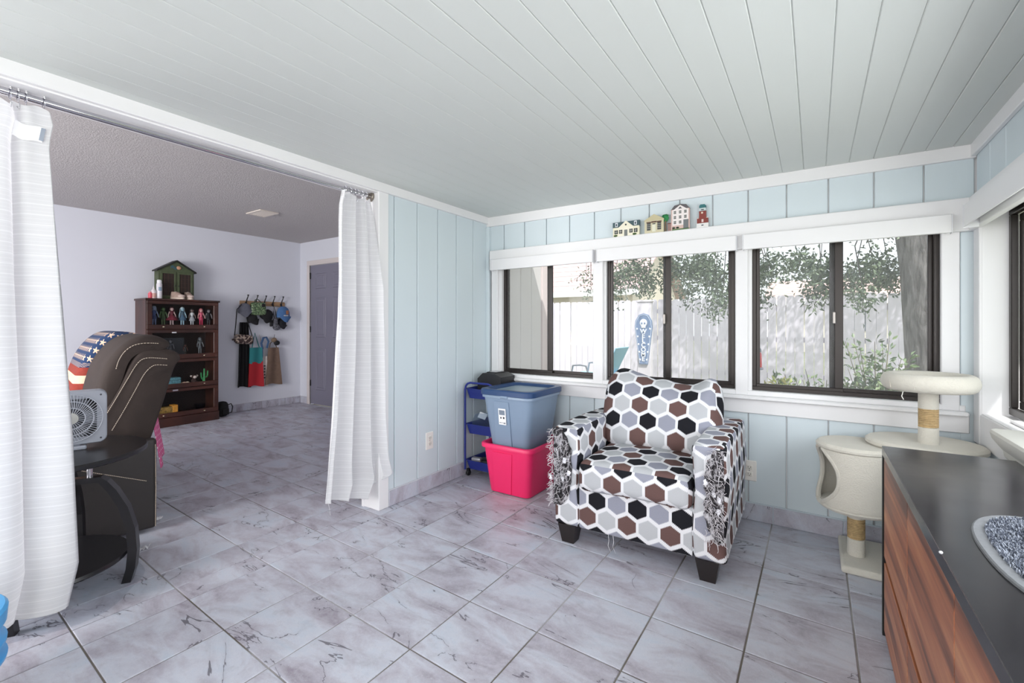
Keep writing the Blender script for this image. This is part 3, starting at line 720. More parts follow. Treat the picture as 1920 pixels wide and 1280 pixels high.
def onlab(x0, x1, z0, z1, rgb):
    f = lambda z: -0.208 - (z - 0.205) * 0.111 - 0.0006
    MB().add([(x0, f(z0), z0), (x1, f(z0), z0), (x1, f(z1), z1), (x0, f(z1), z1), (x0, f(z0) + .0004, z0), (x1, f(z0) + .0004, z0), (x1, f(z1) + .0004, z1), (x0, f(z1) + .0004, z1)], [(0, 1, 2, 3), (7, 6, 5, 4), (0, 4, 5, 1), (3, 2, 6, 7), (0, 3, 7, 4), (1, 5, 6, 2)]).build('print', C(rgb, 0.6), lb, smooth=False)
onlab(-0.046, 0.0, 0.272, 0.305, (120, 130, 144)); onlab(-0.038, -0.028, 0.246, 0.258, (40, 40, 46)); onlab(-0.016, -0.004, 0.246, 0.26, (40, 40, 46)); onlab(-0.047, -0.03, 0.216, 0.221, (120, 120, 126)); onlab(-0.014, 0.002, 0.212, 0.222, (130, 130, 136)); onlab(-0.026, -0.018, 0.216, 0.221, (140, 140, 146))
ld = MB()
def rr2(hx, hy, r, z, n=5):
    pts = []
    for cx, cy, a0 in ((hx - r, hy - r, 0), (-hx + r, hy - r, pi / 2), (-hx + r, -hy + r, pi), (hx - r, -hy + r, 1.5 * pi)):
        for i in range(n + 1):
            a = a0 + pi / 2 * i / n; pts.append((cx + r * cos(a), cy + r * sin(a), z))
    return pts
ld.loft([rr2(0.212, 0.228, 0.055, 0.40), rr2(0.217, 0.233, 0.06, 0.403), rr2(0.217, 0.233, 0.06, 0.432), rr2(0.212, 0.228, 0.058, 0.440), rr2(0.18, 0.197, 0.05, 0.440), rr2(0.168, 0.185, 0.045, 0.418), rr2(0.155, 0.172, 0.04, 0.420)])
lid = ld.build('lid', NAVYP, gb, angle=30)
MB().loft([rr2(0.160, 0.177, 0.042, 0.4195), rr2(0.150, 0.167, 0.04, 0.4235)]).build('lid_panel', M('clouded_lid_plastic', (138, 158, 172), 0.3, var=0.08, vscale=8), lid, smooth=False)

# ---- utility cart with its load
CARTB = M('royal_blue_metal', (34, 48, 130), 0.4)
cart = thing('utility_cart', 'royal blue three tier metal utility cart in the corner', 'cart', (-2.10, 2.865, 0))
for z, hh in ((0.595, 0.075), (0.325, 0.075), (0.055, 0.07)):
    m = MB(); hx, hy = 0.135, 0.15; bx_, by_ = 0.118, 0.135
    m.loft([rr2(bx_, by_, 0.02, z), rr2(hx, hy, 0.02, z + hh), rr2(hx + 0.006, hy + 0.006, 0.022, z + hh), rr2(hx + 0.006, hy + 0.006, 0.022, z + hh - 0.004), rr2(hx, hy, 0.02, z + hh - 0.004), rr2(hx - 0.004, hy - 0.004, 0.02, z + hh - 0.006), rr2(bx_ - 0.003, by_ - 0.003, 0.02, z + 0.004)])
    m.build('tray', CARTB, cart, angle=30)
for s in (-1, 1):
    y = s * 0.155; pts = [(-0.135, y, 0.05), (-0.135, y, 0.66)] + [(-0.135 + 0.05 * (1 - cos(a)), y, 0.66 + 0.055 * sin(a)) for a in (0.5, 1.0, 1.57)] + [(0.135 - 0.05 * (1 - cos(a)), y, 0.66 + 0.055 * sin(a)) for a in (1.57, 1.0, 0.5)] + [(0.135, y, 0.66), (0.135, y, 0.05)]
    MB().tube(pts, 0.008, 8).build('upright_handle', CARTB, cart)
for sx in (-1, 1):
    for sy in (-1, 1):
        w = MB().box(sx * 0.118 - 0.011, sx * 0.118 + 0.011, sy * 0.135 - 0.014, sy * 0.135 + 0.012, 0.028, 0.056, 0.003).build('caster_fork', BLACKM, cart, smooth=False)
        MB().lathe([(0, -0.009), (0.02, -0.009), (0.022, -0.006), (0.022, 0.006), (0.02, 0.009), (0, 0.009)], 16, (sx * 0.118, sy * 0.135, 0.0222), 'x').build('wheel', C((20, 20, 22), 0.5), w)
pr = thing('label_printer', 'black desktop box with a pale display on the blue cart', 'printer', (-2.075, 2.905, 0.599))
MB().prism([(-0.11, 0), (0.11, 0), (0.11, 0.16), (0.05, 0.185), (-0.06, 0.185), (-0.11, 0.14)], 'y', -0.105, 0.085).build('case', C((34, 33, 36), 0.4), pr, smooth=False)
MB().box(-0.05, 0.04, -0.07, 0.05, 0.185, 0.192, 0.003).build('top_plate', C((50, 49, 52), 0.35), pr, smooth=False)
MB().box(-0.032, 0.022, -0.05, 0.02, 0.192, 0.1935).build('display', C((196, 196, 200), 0.3), pr, smooth=False)
MB().box(-0.125, -0.111, -0.06, 0.06, 0.01, 0.1, 0.003).build('paper_tray', C((24, 24, 26), 0.4), pr, smooth=False)
zp = thing('plastic_bag', 'clear plastic bag with a white label on the cart middle tray', 'bag', (-2.115, 2.80, 0.331))
BAGM = glass_mat('clear_bag_plastic', (0.86, 0.92, 0.97, 1), haze=0.25, hazecol=(0.8, 0.86, 0.95, 1))
MB().rbox(-0.085, 0.085, -0.07, 0.07, 0.001, 0.15, 0.03, 4, 3, lambda p: (p.x + 0.25 * p.z * 0.3 + 0.008 * sin(p.z * 60), p.y * (1 - 1.2 * p.z), p.z + 0.01 * sin(p.x * 40))).build('pouch', BAGM, zp)
MB().box(-0.072, 0.0, -0.0725, -0.0705, 0.075, 0.122).build('white_label', C((240, 240, 242), 0.6), zp, smooth=False).rotation_euler = (-0.55, 0.18, 0)
for k in range(7): MB().tube([(0.0 + 0.012 * k * cos(k), -0.04 + 0.008 * sin(3 * k), 0.012 + 0.006 * (k % 3)), (0.03 + 0.005 * k, -0.03 + 0.01 * cos(k), 0.02 + 0.01 * (k % 4)), (0.055, -0.02 + 0.012 * sin(k), 0.012)], 0.004, 5).build('white_bit', C((235, 238, 244), 0.5), zp)
tb = thing('hair_clipper', 'silver and black handheld appliance in the bottom cart tray', 'appliance', (-2.10, 2.80, 0.060), R(10))
MB().rbox(-0.06, 0.07, -0.05, 0.05, 0.001, 0.07, 0.02, 3, 3).build('black_case', C((22, 22, 24), 0.35), tb)
MB().rbox(-0.10, -0.02, -0.062, -0.02, 0.045, 0.085, 0.01, 3, 2).build('silver_head', C((176, 176, 180), 0.3, metal=0.6), tb)
bk = thing('black_pouch', 'black soft pouch standing in the bottom cart tray', 'pouch', (-2.035, 2.90, 0.060))
MB().rbox(-0.05, 0.05, -0.06, 0.06, 0.001, 0.15, 0.03, 4, 3, lambda p: (p.x * (1 - p.z * 2), p.y, p.z + 0.01 * sin(p.x * 50))).build('pouch_body', C((20, 20, 22), 0.8), bk)

# ---- cat tree
def mat_plush(name, rgb):
    t = NT(name); f = t.noise(t.coord(), 160, 4, 0.7); g = t.noise(t.coord(), 9, 3); c = lin(rgb)
    t.color(t.mix(g, tuple(v * 0.86 for v in c[:3]) + (1,), tuple(min(1, v * 1.08) for v in c[:3]) + (1,))); t.rough(1.0); t.b.inputs['Specular IOR Level'].default_value = 0.05
    t.b.inputs['Sheen Weight'].default_value = 0.3; t.bump(f, 0.8, 0.006); return t.m
PLUSH = mat_plush('cream_plush', (222, 217, 205))
SISAL = M('sisal_rope', (196, 168, 124), 0.9, var=0.2, vscale=60, bump=0.6, bscale=200)
ct = thing('cat_tree', 'cream plush cat tree with condo and round top bed by the window', 'cat tree', (0.16, 2.76, 0))
def wob(a): return lambda p: p + Vector((mnoise.noise(p * 14), mnoise.noise(p * 14 + Vector((9, 0, 0))), mnoise.noise(p * 14 + Vector((0, 9, 0))))) * a
MB().rbox(-0.06, 0.42, -0.145, 0.24, 0.0, 0.035, 0.012, 5, 3).build('base', PLUSH, ct)
def post(x, y, z0, za, zb, z1, nm='post'):
    p = MB().lathe([(0.0, z0), (0.036, z0), (0.037, z0 + 0.01), (0.036, za), (0.031, za + 0.002), (0.031, zb - 0.002), (0.036, zb), (0.036, z1), (0, z1)], 20, (x, y, 0)).build(nm, PLUSH, ct)
    n = int((zb - za) / 0.0075); pts = [(x + 0.0325 * cos(2 * pi * i / 16), y + 0.0325 * sin(2 * pi * i / 16), za + (zb - za) * i / (16 * n)) for i in range(16 * n + 1)]
    MB().tube(pts, 0.0042, 5).build('sisal_wrap', SISAL, p)
post(0.005, 0.02, 0.034, 0.115, 0.215, 0.28)
# condo: bottom disc, wall with a rounded doorway, top disc
RC, cx_, cy_ = 0.158, 0.005, -0.01
def disc(z0, z1, r, nm, cx=cx_, cy=cy_): MB().lathe([(0, z0), (r - 0.012, z0), (r, z0 + 0.012), (r, z1 - 0.012), (r - 0.012, z1), (0, z1)], 40, (cx, cy, 0)).build(nm, PLUSH, ct)
disc(0.272, 0.300, RC + 0.004, 'condo_floor'); disc(0.552, 0.585, RC + 0.006, 'condo_top')
dc = R(196)
def condo(u, v):
    z = 0.295 + 0.262 * v; half = 0.20 + 0.62 * (1 - (abs(2 * v - 1)) ** 2.4)
    a = dc + half + (2 * pi - 2 * half) * u; r = RC - 0.006 + 0.004 * sin(v * pi)
    return (cx_ + r * cos(a), cy_ + r * sin(a), z)
MB().slab(condo, 60, 16, 0.016).build('condo_wall', PLUSH, ct)
rim = []
for i in range(17): rim.append(condo(0, i / 16))
rim2 = [condo(1, 1 - i / 16) for i in range(17)]
MB().tube(rim, 0.012, 8).tube(rim2, 0.012, 8).build('doorway_trim', PLUSH, ct)
# platform and its own support post behind the dresser
pl = [(0.04, 0.02)]
plat = []
for i in range(48):
    a = 2 * pi * i / 48; rr_ = 0.205 if True else 0; x = 0.255 + 0.215 * cos(a) * (1.0); y = 0.04 + 0.19 * sin(a)
    plat.append((x, y))
MB().loft([[(x, y, z) for x, y in inset(plat, d)] for d, z in ((0.012, 0.585), (0.0, 0.595), (0.0, 0.608), (0.012, 0.618))]).build('platform', PLUSH, ct)
MB().lathe([(0, 0.034), (0.036, 0.034), (0.036, 0.59), (0, 0.59)], 20, (0.30, 0.06, 0)).build('post', PLUSH, ct)
post(0.265, 0.0, 0.614, 0.69, 0.775, 0.86)
bedc = (0.265, 0.0, 0.895)
bm2 = MB().torus(bedc, 0.140, 0.030, 'z', 48, 14); bm2.v = [(x, y, bedc[2] + (z - bedc[2]) * 1.3) for x, y, z in bm2.v]; bm2.build('bed_rim', PLUSH, ct)
MB().lathe([(0, 0.852), (0.12, 0.856), (0.15, 0.872), (0.14, 0.884), (0.10, 0.876), (0, 0.874)], 40, (bedc[0], bedc[1], 0)).build('bed_base', PLUSH, ct)
MB().tube([(bedc[0] - 0.10, bedc[1] - 0.1, 0.855), (bedc[0] - 0.105, bedc[1] - 0.105, 0.835), (bedc[0] - 0.098, bedc[1] - 0.1, 0.82)], 0.002, 5).build('dangling_string', C((235, 232, 225), 0.8), ct)
MB().tube([(bedc[0] + 0.169 * cos(a) , bedc[1] + 0.169 * sin(a), z) for a, z in ((3.7, 0.90), (3.71, 0.885), (3.72, 0.87))], 0.003, 5).build('seam', C((190, 184, 172), 0.9), ct)

# ---- dresser and mat
dr = thing('dresser', 'low black dresser with acacia wood drawer fronts in the right foreground', 'dresser', (0.40, 0.9, 0))
def mat_dtop():
    t = NT('scuffed_black_laminate'); p = t.coord(); f = t.noise(p, 7, 4); sc = t.noise(t.mapping(p, (60, 9, 1), (0, 0, 0.7)), 1.5, 5, 0.7)
    m = t.math('GREATER_THAN', sc, 0.71)
    t.color(t.mix(t.math('MULTIPLY', m, 0.6), t.mix(f, lin((26, 25, 30)), lin((38, 36, 41))), lin((170, 170, 176)))); t.rough(t.math('MULTIPLY_ADD', f, 0.16, 0.13)); t.b.inputs['Specular IOR Level'].default_value = 0.4; return t.m
DTOP = mat_dtop()
x0, x1, yF, yN = 0.207, 0.556, 2.19, -0.42
MB().box(x0, x1, yN, yF, 0.668, 0.70, 0.0015).build('top', DTOP, dr, smooth=False)
MB().box(x0 + 0.02, x1, yN + 0.01, yF - 0.004, 0.02, 0.668).build('carcass', C((22, 20, 20), 0.5), dr, smooth=False)
for bx4 in ((x0, x0 + 0.02, yF - 0.018, yF - 0.002, 0.0, 0.668), (x0, x0 + 0.02, yN + 0.01, yN + 0.03, 0.0, 0.668), (x1 - 0.03, x1, yF - 0.03, yF - 0.004, 0.0, 0.02), (x1 - 0.03, x1, yN + 0.01, yN + 0.03, 0, 0.02)):
    MB().box(*bx4).build('side_edge' if bx4[5] > 0.1 else 'foot', C((20, 19, 19), 0.4), dr, smooth=False)
for k in range(5):
    ya = 1.645 - 0.51 * k + 0.003; yb = min(ya + 0.505, yF - 0.02)
    for z0, z1 in ((0.03, 0.279), (0.302, 0.662)):
        MB().box(x0 + 0.003, x0 + 0.02, ya, yb, z0, z1, 0.0015).build('drawer_front', ACACIA, dr, smooth=False)
settle(dr)
mt = thing('pile_mat', 'grey oval looped pile mat lying on the dresser top', 'mat', (0.43, 1.27, 0.7005))
def oval(a, b, n=64, e=2.5):
    out = []
    for i in range(n):
        t_ = 2 * pi * i / n; c, s_ = cos(t_), sin(t_); r = (abs(c) ** e + abs(s_) ** e) ** (-1 / e); out.append((a * r * c, b * r * s_))
    return out
ov = oval(0.155, 0.27)
MB().loft([[(x, y, z) for x, y in inset(ov, d)] for d, z in ((0.0, 0.0), (0.001, 0.004), (0.004, 0.006), (0.022, 0.006), (0.024, 0.003))]).build('rim', M('grey_rubber', (122, 124, 128), 0.6, var=0.08, vscale=90, bump=0.2, bscale=300), mt, angle=30)
pile = MB(); rnd = random.Random(5)
def groove(x, y):
    return abs(sqrt((x - 0.04) ** 2 + (y - 0.06) ** 2 * 0.8) - 0.075) < 0.007 or abs(sqrt((x - 0.03) ** 2 * 1.4 + (y + 0.12) ** 2) - 0.06) < 0.006
cnt = 0
while cnt < 9000:
    x = rnd.uniform(-0.133, 0.133); y = rnd.uniform(-0.248, 0.248)
    if (abs(x) / 0.133) ** 2.5 + (abs(y) / 0.248) ** 2.5 > 1 or groove(x, y): continue
    cnt += 1; a = rnd.uniform(0, pi); l = rnd.uniform(0.002, 0.0038); h = rnd.uniform(0.009, 0.014); dx, dy = cos(a) * l, sin(a) * l; wx_, wy_ = -sin(a) * 0.0009, cos(a) * 0.0009
    P = [(x - dx, y - dy, 0.004), (x - dx * .6, y - dy * .6, h * .8), (x + dx * .2, y + dy * .2, h), (x + dx, y + dy, h * 0.5)]
    vs = []
    for p in P: vs += [(p[0] + wx_, p[1] + wy_, p[2]), (p[0] - wx_, p[1] - wy_, p[2])]
    pile.add(vs, [(0, 1, 3, 2), (2, 3, 5, 4), (4, 5, 7, 6)], 0 if rnd.random() < 0.55 else 1)
o = pile.build('pile', [C((150, 156, 168), 0.9), C((92, 98, 112), 0.9)], mt); o['kind'] = 'stuff'
MB().loft([[(x, y, z) for x, y in inset(ov, 0.0225)] for z in (0.0025, 0.0045)]).build('backing', C((84, 90, 104), 0.9), mt, smooth=False)
lint = tag(MB().ell((0, 0, 0.004), (0.0034, 0.003, 0.003), 8, 6).build('lint_ball', C((220, 220, 222), 0.9), loc=(onZ(1764, 1039, 0.7).x, onZ(1764, 1039, 0.7).y, 0.70)), 'tiny white lint ball near the dresser top edge', 'lint')

# ---- flat wooden houses on the header ledge
def lhouse(px0, px1, label):
    a = onY(px0, 430, 3.005); b = onY(px1, 430, 3.005); t = thing('house_figurine', label, 'figurine', ((a.x + b.x) / 2, 3.008, HDZ), 0, 'flat painted wooden houses on the window header'); return t, (b.x - a.x)
def fpoly(t, nm, pts, y0, y1, rgb, parent=None): return MB().prism(pts, 'y', y0, y1).build(nm, C(rgb, 0.5), parent or t, smooth=False)
def rect(x0, x1, z0, z1): return [(x0, z0), (x1, z0), (x1, z1), (x0, z1)]
def fwin(t, x, z, w, h, shut=True):
    p = fpoly(t, 'window', rect(x - w / 2, x + w / 2, z, z + h), -0.0112, -0.009, (60, 62, 60))
    for s in (-1, 1): fpoly(t, 'shutter', rect(x + s * (w / 2 + w * .22) - w * .16, x + s * (w / 2 + w * .22) + w * .16, z, z + h), -0.0116, -0.009, (46, 52, 44), p) if shut else None
    fpoly(t, 'muntin', rect(x - w * .05, x + w * .05, z, z + h), -0.0118, -0.009, (232, 232, 226), p); fpoly(t, 'muntin', rect(x - w / 2, x + w / 2, z + h * .46, z + h * .54), -0.0118, -0.009, (232, 232, 226), p)
t, w = lhouse(1150, 1199, 'wide white house figurine with dark teal roof, leftmost on the header'); H = w / 2
fpoly(t, 'facade', rect(-H, H, 0, 0.062), -0.009, 0.009, (236, 230, 205)); fpoly(t, 'roof', rect(-H - .002, H + .002, 0.058, 0.098), -0.0085, 0.0085, (62, 86, 92))
fpoly(t, 'gable', [(-0.055, 0.058), (0.055, 0.058), (0, 0.104)], -0.0105, 0.0085, (238, 232, 210)); fpoly(t, 'portico', rect(-0.055, 0.055, 0, 0.058), -0.0105, 0.0085, (240, 234, 214))
MB().lathe([(0, -0.0118), (0.006, -0.0118), (0.006, -0.010), (0, -0.010)], 12, (0, 0, 0.076), 'y').build('round_window', C((50, 56, 58), 0.5), t)
for x in (-0.068, -0.036, 0.036, 0.068): fwin(t, x, 0.018, 0.013, 0.026)
fpoly(t, 'door', rect(-0.011, 0.011, 0, 0.042), -0.0118, -0.01, (120, 124, 122))
for x in (-0.066, 0.066): q = fpoly(t, 'dormer', rect(x - .009, x + .009, 0.068, 0.094), -0.0112, -0.008, (230, 232, 234)); fpoly(t, 'dormer_pane', rect(x - .005, x + .005, 0.072, 0.088), -0.0118, -0.01, (70, 84, 96), q)
for x in (-0.072, 0.06): MB().ell((x, -0.011, 0.007), (0.014, 0.003, 0.007), 10, 6).build('bush', C((70, 92, 50), 0.8), t)
t, w = lhouse(1207, 1247, 'sandy temple front house figurine with a green tree, second on the header'); H = 0.062
fpoly(t, 'facade', rect(-H, H, 0, 0.082), -0.009, 0.009, (206, 198, 168)); fpoly(t, 'gable', [(-H - .004, 0.08), (H + .004, 0.08), (H, 0.088), (0, 0.122), (-H, 0.088)], -0.010, 0.009, (196, 186, 150))
for x in (-0.034, 0.034): q = fpoly(t, 'window', rect(x - .012, x + .012, 0.018, 0.066), -0.0112, -0.008, (66, 68, 68)); fpoly(t, 'lintel', rect(x - .015, x + .015, 0.066, 0.074), -0.0116, -0.008, (96, 70, 56), q); [fpoly(t, 'muntin', rect(x - .012, x + .012, z, z + .0015), -0.0118, -0.008, (214, 212, 200), q) for z in (0.03, 0.042, 0.054)]
fpoly(t, 'door', rect(-0.012, 0.012, 0.008, 0.062), -0.0112, -0.008, (228, 226, 206)); fpoly(t, 'door_lintel', rect(-0.017, 0.017, 0.066, 0.076), -0.0116, -0.008, (98, 72, 58)); fpoly(t, 'door_sign', rect(-0.01, 0.01, 0.055, 0.061), -0.0118, -0.008, (50, 50, 46))
fpoly(t, 'tree_trunk', rect(0.07, 0.076, 0.0, 0.075), -0.004, 0.004, (110, 84, 56)); MB().ell((0.07, 0, 0.088), (0.024, 0.006, 0.026), 12, 8, fn=lambda p: p + Vector((mnoise.noise(p * 90), 0, mnoise.noise(p * 90 + Vector((3, 1, 0))))) * 0.006).build('tree_crown', C((38, 120, 66), 0.7, var=0.5, vscale=60), t)
t, w = lhouse(1257, 1295, 'tall pink and white three storey house figurine, third on the header'); H = 0.056
fpoly(t, 'facade', rect(-H, H, 0, 0.132), -0.009, 0.009, (214, 184, 176)); fpoly(t, 'front_gallery', rect(-0.048, 0.05, 0.03, 0.13), -0.0105, 0.009, (238, 230, 228)); fpoly(t, 'roof', [(-H - .003, 0.13), (H + .003, 0.13), (0.036, 0.158), (0, 0.164), (-0.036, 0.158)], -0.008, 0.008, (92, 88, 92)); fpoly(t, 'gable', [(-0.04, 0.13), (0.04, 0.13), (0, 0.158)], -0.0108, 0.008, (236, 228, 226)); fpoly(t, 'gable_window', [(-0.012, 0.134), (0.012, 0.134), (0, 0.148)], -0.0118, 0.008, (90, 92, 96))
for r_, z in enumerate((0.04, 0.072, 0.104)):
    for x in (-0.032, 0.0, 0.032):
        if r_ == 0 and x > 0.02: continue
        fwin(t, x, z, 0.014, 0.018, False)
fpoly(t, 'stair_block', rect(0.02, 0.05, 0.006, 0.062), -0.0118, 0.008, (112, 116, 118)); fpoly(t, 'lawn', rect(-0.05, 0.054, 0, 0.008), -0.0118, 0.009, (92, 120, 76)); fpoly(t, 'side_wing', rect(-0.078, -H, 0, 0.048), -0.006, 0.008, (150, 118, 112)); fpoly(t, 'side_wing_roof', rect(-0.08, -H, 0.046, 0.052), -0.007, 0.008, (110, 60, 56))
for x in (-0.04, -0.016): MB().ell((x, -0.011, 0.015), (0.01, 0.003, 0.006), 10, 6).build('bush', C((50, 62, 44), 0.8), t)
t, w = lhouse(1308, 1327, 'narrow red clock tower figurine with teal top, rightmost on the header')
fpoly(t, 'plinth', rect(-0.034, 0.034, 0, 0.026), -0.009, 0.009, (228, 226, 224)); fpoly(t, 'lower_block', rect(-0.032, 0.032, 0.026, 0.056), -0.009, 0.009, (128, 52, 44)); fpoly(t, 'shaft', rect(-0.02, 0.02, 0.056, 0.102), -0.009, 0.009, (132, 54, 46)); fpoly(t, 'belfry', rect(-0.019, 0.019, 0.1, 0.122), -0.009, 0.009, (196, 206, 206)); fpoly(t, 'belfry_opening', rect(-0.008, 0.008, 0.106, 0.112), -0.0105, 0.0, (60, 66, 70))
fpoly(t, 'teal_cap', [(-0.019, 0.12), (0.019, 0.12), (0.019, 0.134), (0.012, 0.142), (-0.012, 0.142), (-0.019, 0.134)], -0.0095, 0.009, (46, 108, 112))
MB().lathe([(0, -0.0108), (0.006, -0.0108), (0.006, -0.009), (0, -0.009)], 12, (-0.002, 0, 0.09), 'y').build('clock_face', C((228, 210, 190), 0.5), t)
fpoly(t, 'door', rect(-0.005, 0.006, 0.032, 0.05), -0.0105, 0, (220, 200, 196)); fpoly(t, 'plinth_sign', rect(-0.006, 0.006, 0.01, 0.016), -0.0105, 0, (50, 54, 70))
for x in (-0.028, 0.026): MB().ell((x, -0.002, 0.058), (0.006, 0.004, 0.006), 8, 6).build('finial', C((226, 214, 206), 0.6), t)

# ================================================================== opening: rod and curtains
RX, RZ = -2.325, 1.958
rod = thing('curtain_rod', 'slim chrome tension rod across the opening under the header', 'curtain rod', (RX, 0.6, RZ))
MB().lathe([(0, -0.70), (0.0125, -0.70), (0.0125, 1.20), (0.0105, 1.205), (0.0105, 1.893), (0, 1.893)], 16, (RX, 0, RZ), 'y').build('tube', CHROME, rod)
for y in (1.878, -0.698): MB().lathe([(0, y), (0.03, y), (0.033, y + 0.004), (0.033, y + 0.014), (0, y + 0.014)], 20, (RX, 0, RZ), 'y').build('end_flange', M('brushed_nickel', (150, 142, 132), 0.3, metal=0.9), rod)
settle(rod)
def mat_curtain():
    t = NT('white_striped_voile'); p = t.pos(); z = t.sep(p)[2]
    wv = t.math('ADD', t.math('MULTIPLY', z, 1 / 0.036), t.math('MULTIPLY', t.noise(p, 3, 2), 0.35))
    fr = t.math('FLOORED_MODULO', wv, 1.0); line = t.math('LESS_THAN', fr, 0.10)
    w2 = t.math('LESS_THAN', t.math('FLOORED_MODULO', t.math('MULTIPLY', wv, 2.7), 1.0), 0.18)
    st = t.math('MAXIMUM', line, t.math('MULTIPLY', w2, 0.5))
    t.color(t.mix(st, lin((226, 226, 228)), lin((240, 240, 242)))); t.rough(0.9); t.b.inputs['Specular IOR Level'].default_value = 0.1
    t.bump(st, 0.15, 0.002)
    trl = t.n('ShaderNodeBsdfTranslucent'); trl.inputs[0].default_value = (0.8, 0.8, 0.82, 1)
    mx = t.n('ShaderNodeMixShader'); t.setin(mx.inputs[0], t.math('MULTIPLY_ADD', st, -0.03, 0.30)); t.l(t.b.outputs[0], mx.inputs[1]); t.l(trl.outputs[0], mx.inputs[2]); t.l(mx.outputs[0], t.out.inputs[0]); return t.m
VOILE = mat_curtain()
def interp(tab, z):
    tab = sorted(tab)
    if z <= tab[0][0]: return tab[0][1]
    for (a, b), (c, d) in zip(tab[:-1], tab[1:]):
        if z <= c: return b + (d - b) * (z - a) / (c - a)
    return tab[-1][1]
def hook(parent, y):
    h = MB().torus((RX, y, RZ - 0.004), 0.019, 0.0016, 'y', 18, 5); h.tube([(RX, y, RZ - 0.022), (RX + 0.006, y + 0.003, RZ - 0.036), (RX + 0.002, y + 0.002, RZ - 0.05), (RX - 0.005, y - 0.002, RZ - 0.04)], 0.0014, 5)
    for dx, dz in ((0.012, 0.016), (0.016, 0.01), (0.006, 0.019)): h.ell((RX + dx, y, RZ + dz), (0.004,) * 3, 6, 5)
    o = h.build('hook', CHROME, parent); return o
# left curtain
cl = thing('curtain', 'white striped voile curtain at the left edge with a care tag', 'curtain', (RX, 0.25, 0.12), 0, 'white voile curtains in the opening')
eR = [(1.93, 0.462), (1.88, 0.475), (1.80, 0.462), (1.366, 0.481), (0.77, 0.508), (0.40, 0.516), (0.27, 0.519), (0.13, 0.49)]
def lc(u, v):
    top = 1.925 + 0.008 * sin(u * 60) + 0.006 * sin(u * 23); bot = 0.128 + 0.03 * (1 - u) * (1 - u) - 0.006 * sin(u * 9); z = top + (bot - top) * v
    yr = interp(eR, z) - 0.022; yl = -0.12 - 0.05 * v
    w = u + 0.055 * sin(2 * pi * u * 4.0 + 0.6 + 0.5 * v) * (0.4 + 0.6 * v)
    y = yl + (yr - yl) * w if u < 1 else yr
    amp = 0.020 + 0.030 * min(1, v * 2.5)
    x = RX + 0.008 + amp * sin(2 * pi * (u * 4.0) + 1.9 + 0.5 * v) + 0.010 * sin(2 * pi * u * 9 + 3 * v) * (1 - v * 0.5)
    return (x, y, z)
MB().grid(lc, 120, 60).build('fabric', VOILE, cl, angle=180)
MB().tube([lc(1, i / 40) for i in range(41)], 0.0022, 5).build('side_hem', VOILE, cl)
MB().tube([Vector(lc(i / 60, 1)) for i in range(61)], 0.0025, 5).build('bottom_hem', VOILE, cl)
def tagf(u, v): p = Vector(lc(0.86 + 0.115 * u, 0.035 + 0.03 * v + 0.006 * u)); return p + Vector((0.004, -0.001, 0))
tg = MB().slab(tagf, 8, 4, 0.0006).build('care_tag', C((244, 244, 246), 0.6), cl)
MB().slab(lambda u, v: Vector(lc(0.965 + 0.012 * u, 0.042 + 0.026 * v)) + Vector((0.0055, -0.001, 0)), 2, 4, 0.0006).build('tag_print', C((150, 158, 172), 0.6), tg)
for y in (0.05, 0.16, 0.352, 0.371, 0.39, 0.435): hook(cl, y)
settle(cl)
# right curtain
cr = thing('curtain', 'white striped voile curtain gathered at the right end of the opening', 'curtain', (RX, 1.78, 0.12), 0, 'white voile curtains in the opening')
eL = [(1.93, 1.672), (1.87, 1.652), (1.75, 1.645), (1.2, 1.636), (0.6, 1.592), (0.16, 1.545)]
eR2 = [(1.93, 1.872), (1.82, 1.885), (1.2, 1.885), (0.6, 1.90), (0.33, 1.925), (0.21, 1.962), (0.12, 1.90)]
def rcf(u, v):
    top = 1.935 + 0.012 * sin(u * 26 + 0.7) - (0.01 if u > 0.75 else 0); bot = 0.155 - 0.05 * min(1, u * 1.6) + (0.13 * max(0, (u - 0.72) / 0.28) ** 1.3); z = top + (bot - top) * v
    yl = interp(eL, z); yr = interp(eR2, z)
    w = u + 0.05 * sin(2 * pi * u * 3 + 1.0 + 0.6 * v)* (1 if 0 < u < 1 else 0) * sin(pi * u) ** 0.5
    y = yl + (yr - yl) * w
    base = RX + 0.012 + 0.10 * max(0, (u - 0.55) / 0.45) ** 1.5 * min(1, v * 3.0)
    x = base + (0.018 + 0.028 * min(1, v * 2)) * sin(2 * pi * u * 3 + 0.35 + 0.6 * v) * (1 - 0.5 * max(0, (u - 0.7) / 0.3)) + 0.006 * sin(2 * pi * u * 8 + 4 * v)
    return (x, y, z)
MB().grid(rcf, 110, 60).build('fabric', VOILE, cr, angle=180)
MB().tube([rcf(0, i / 40) for i in range(41)], 0.0022, 5).build('side_hem', VOILE, cr)
MB().tube([rcf(1, i / 40) for i in range(41)], 0.0022, 5).build('side_hem', VOILE, cr)
MB().tube([rcf(i / 60, 1) for i in range(61)], 0.0025, 5).build('bottom_hem', VOILE, cr)
p = Vector(rcf(0.02, 1)); MB().tube([p, p + Vector((0.004, 0.006, -0.03)), p + Vector((0.002, 0.012, -0.07))], 0.0008, 4).build('loose_thread', C((235, 235, 238), 0.9), cr)
for y in (1.70, 1.735, 1.765, 1.79, 1.82, 1.85): hook(cr, y)
settle(cr)
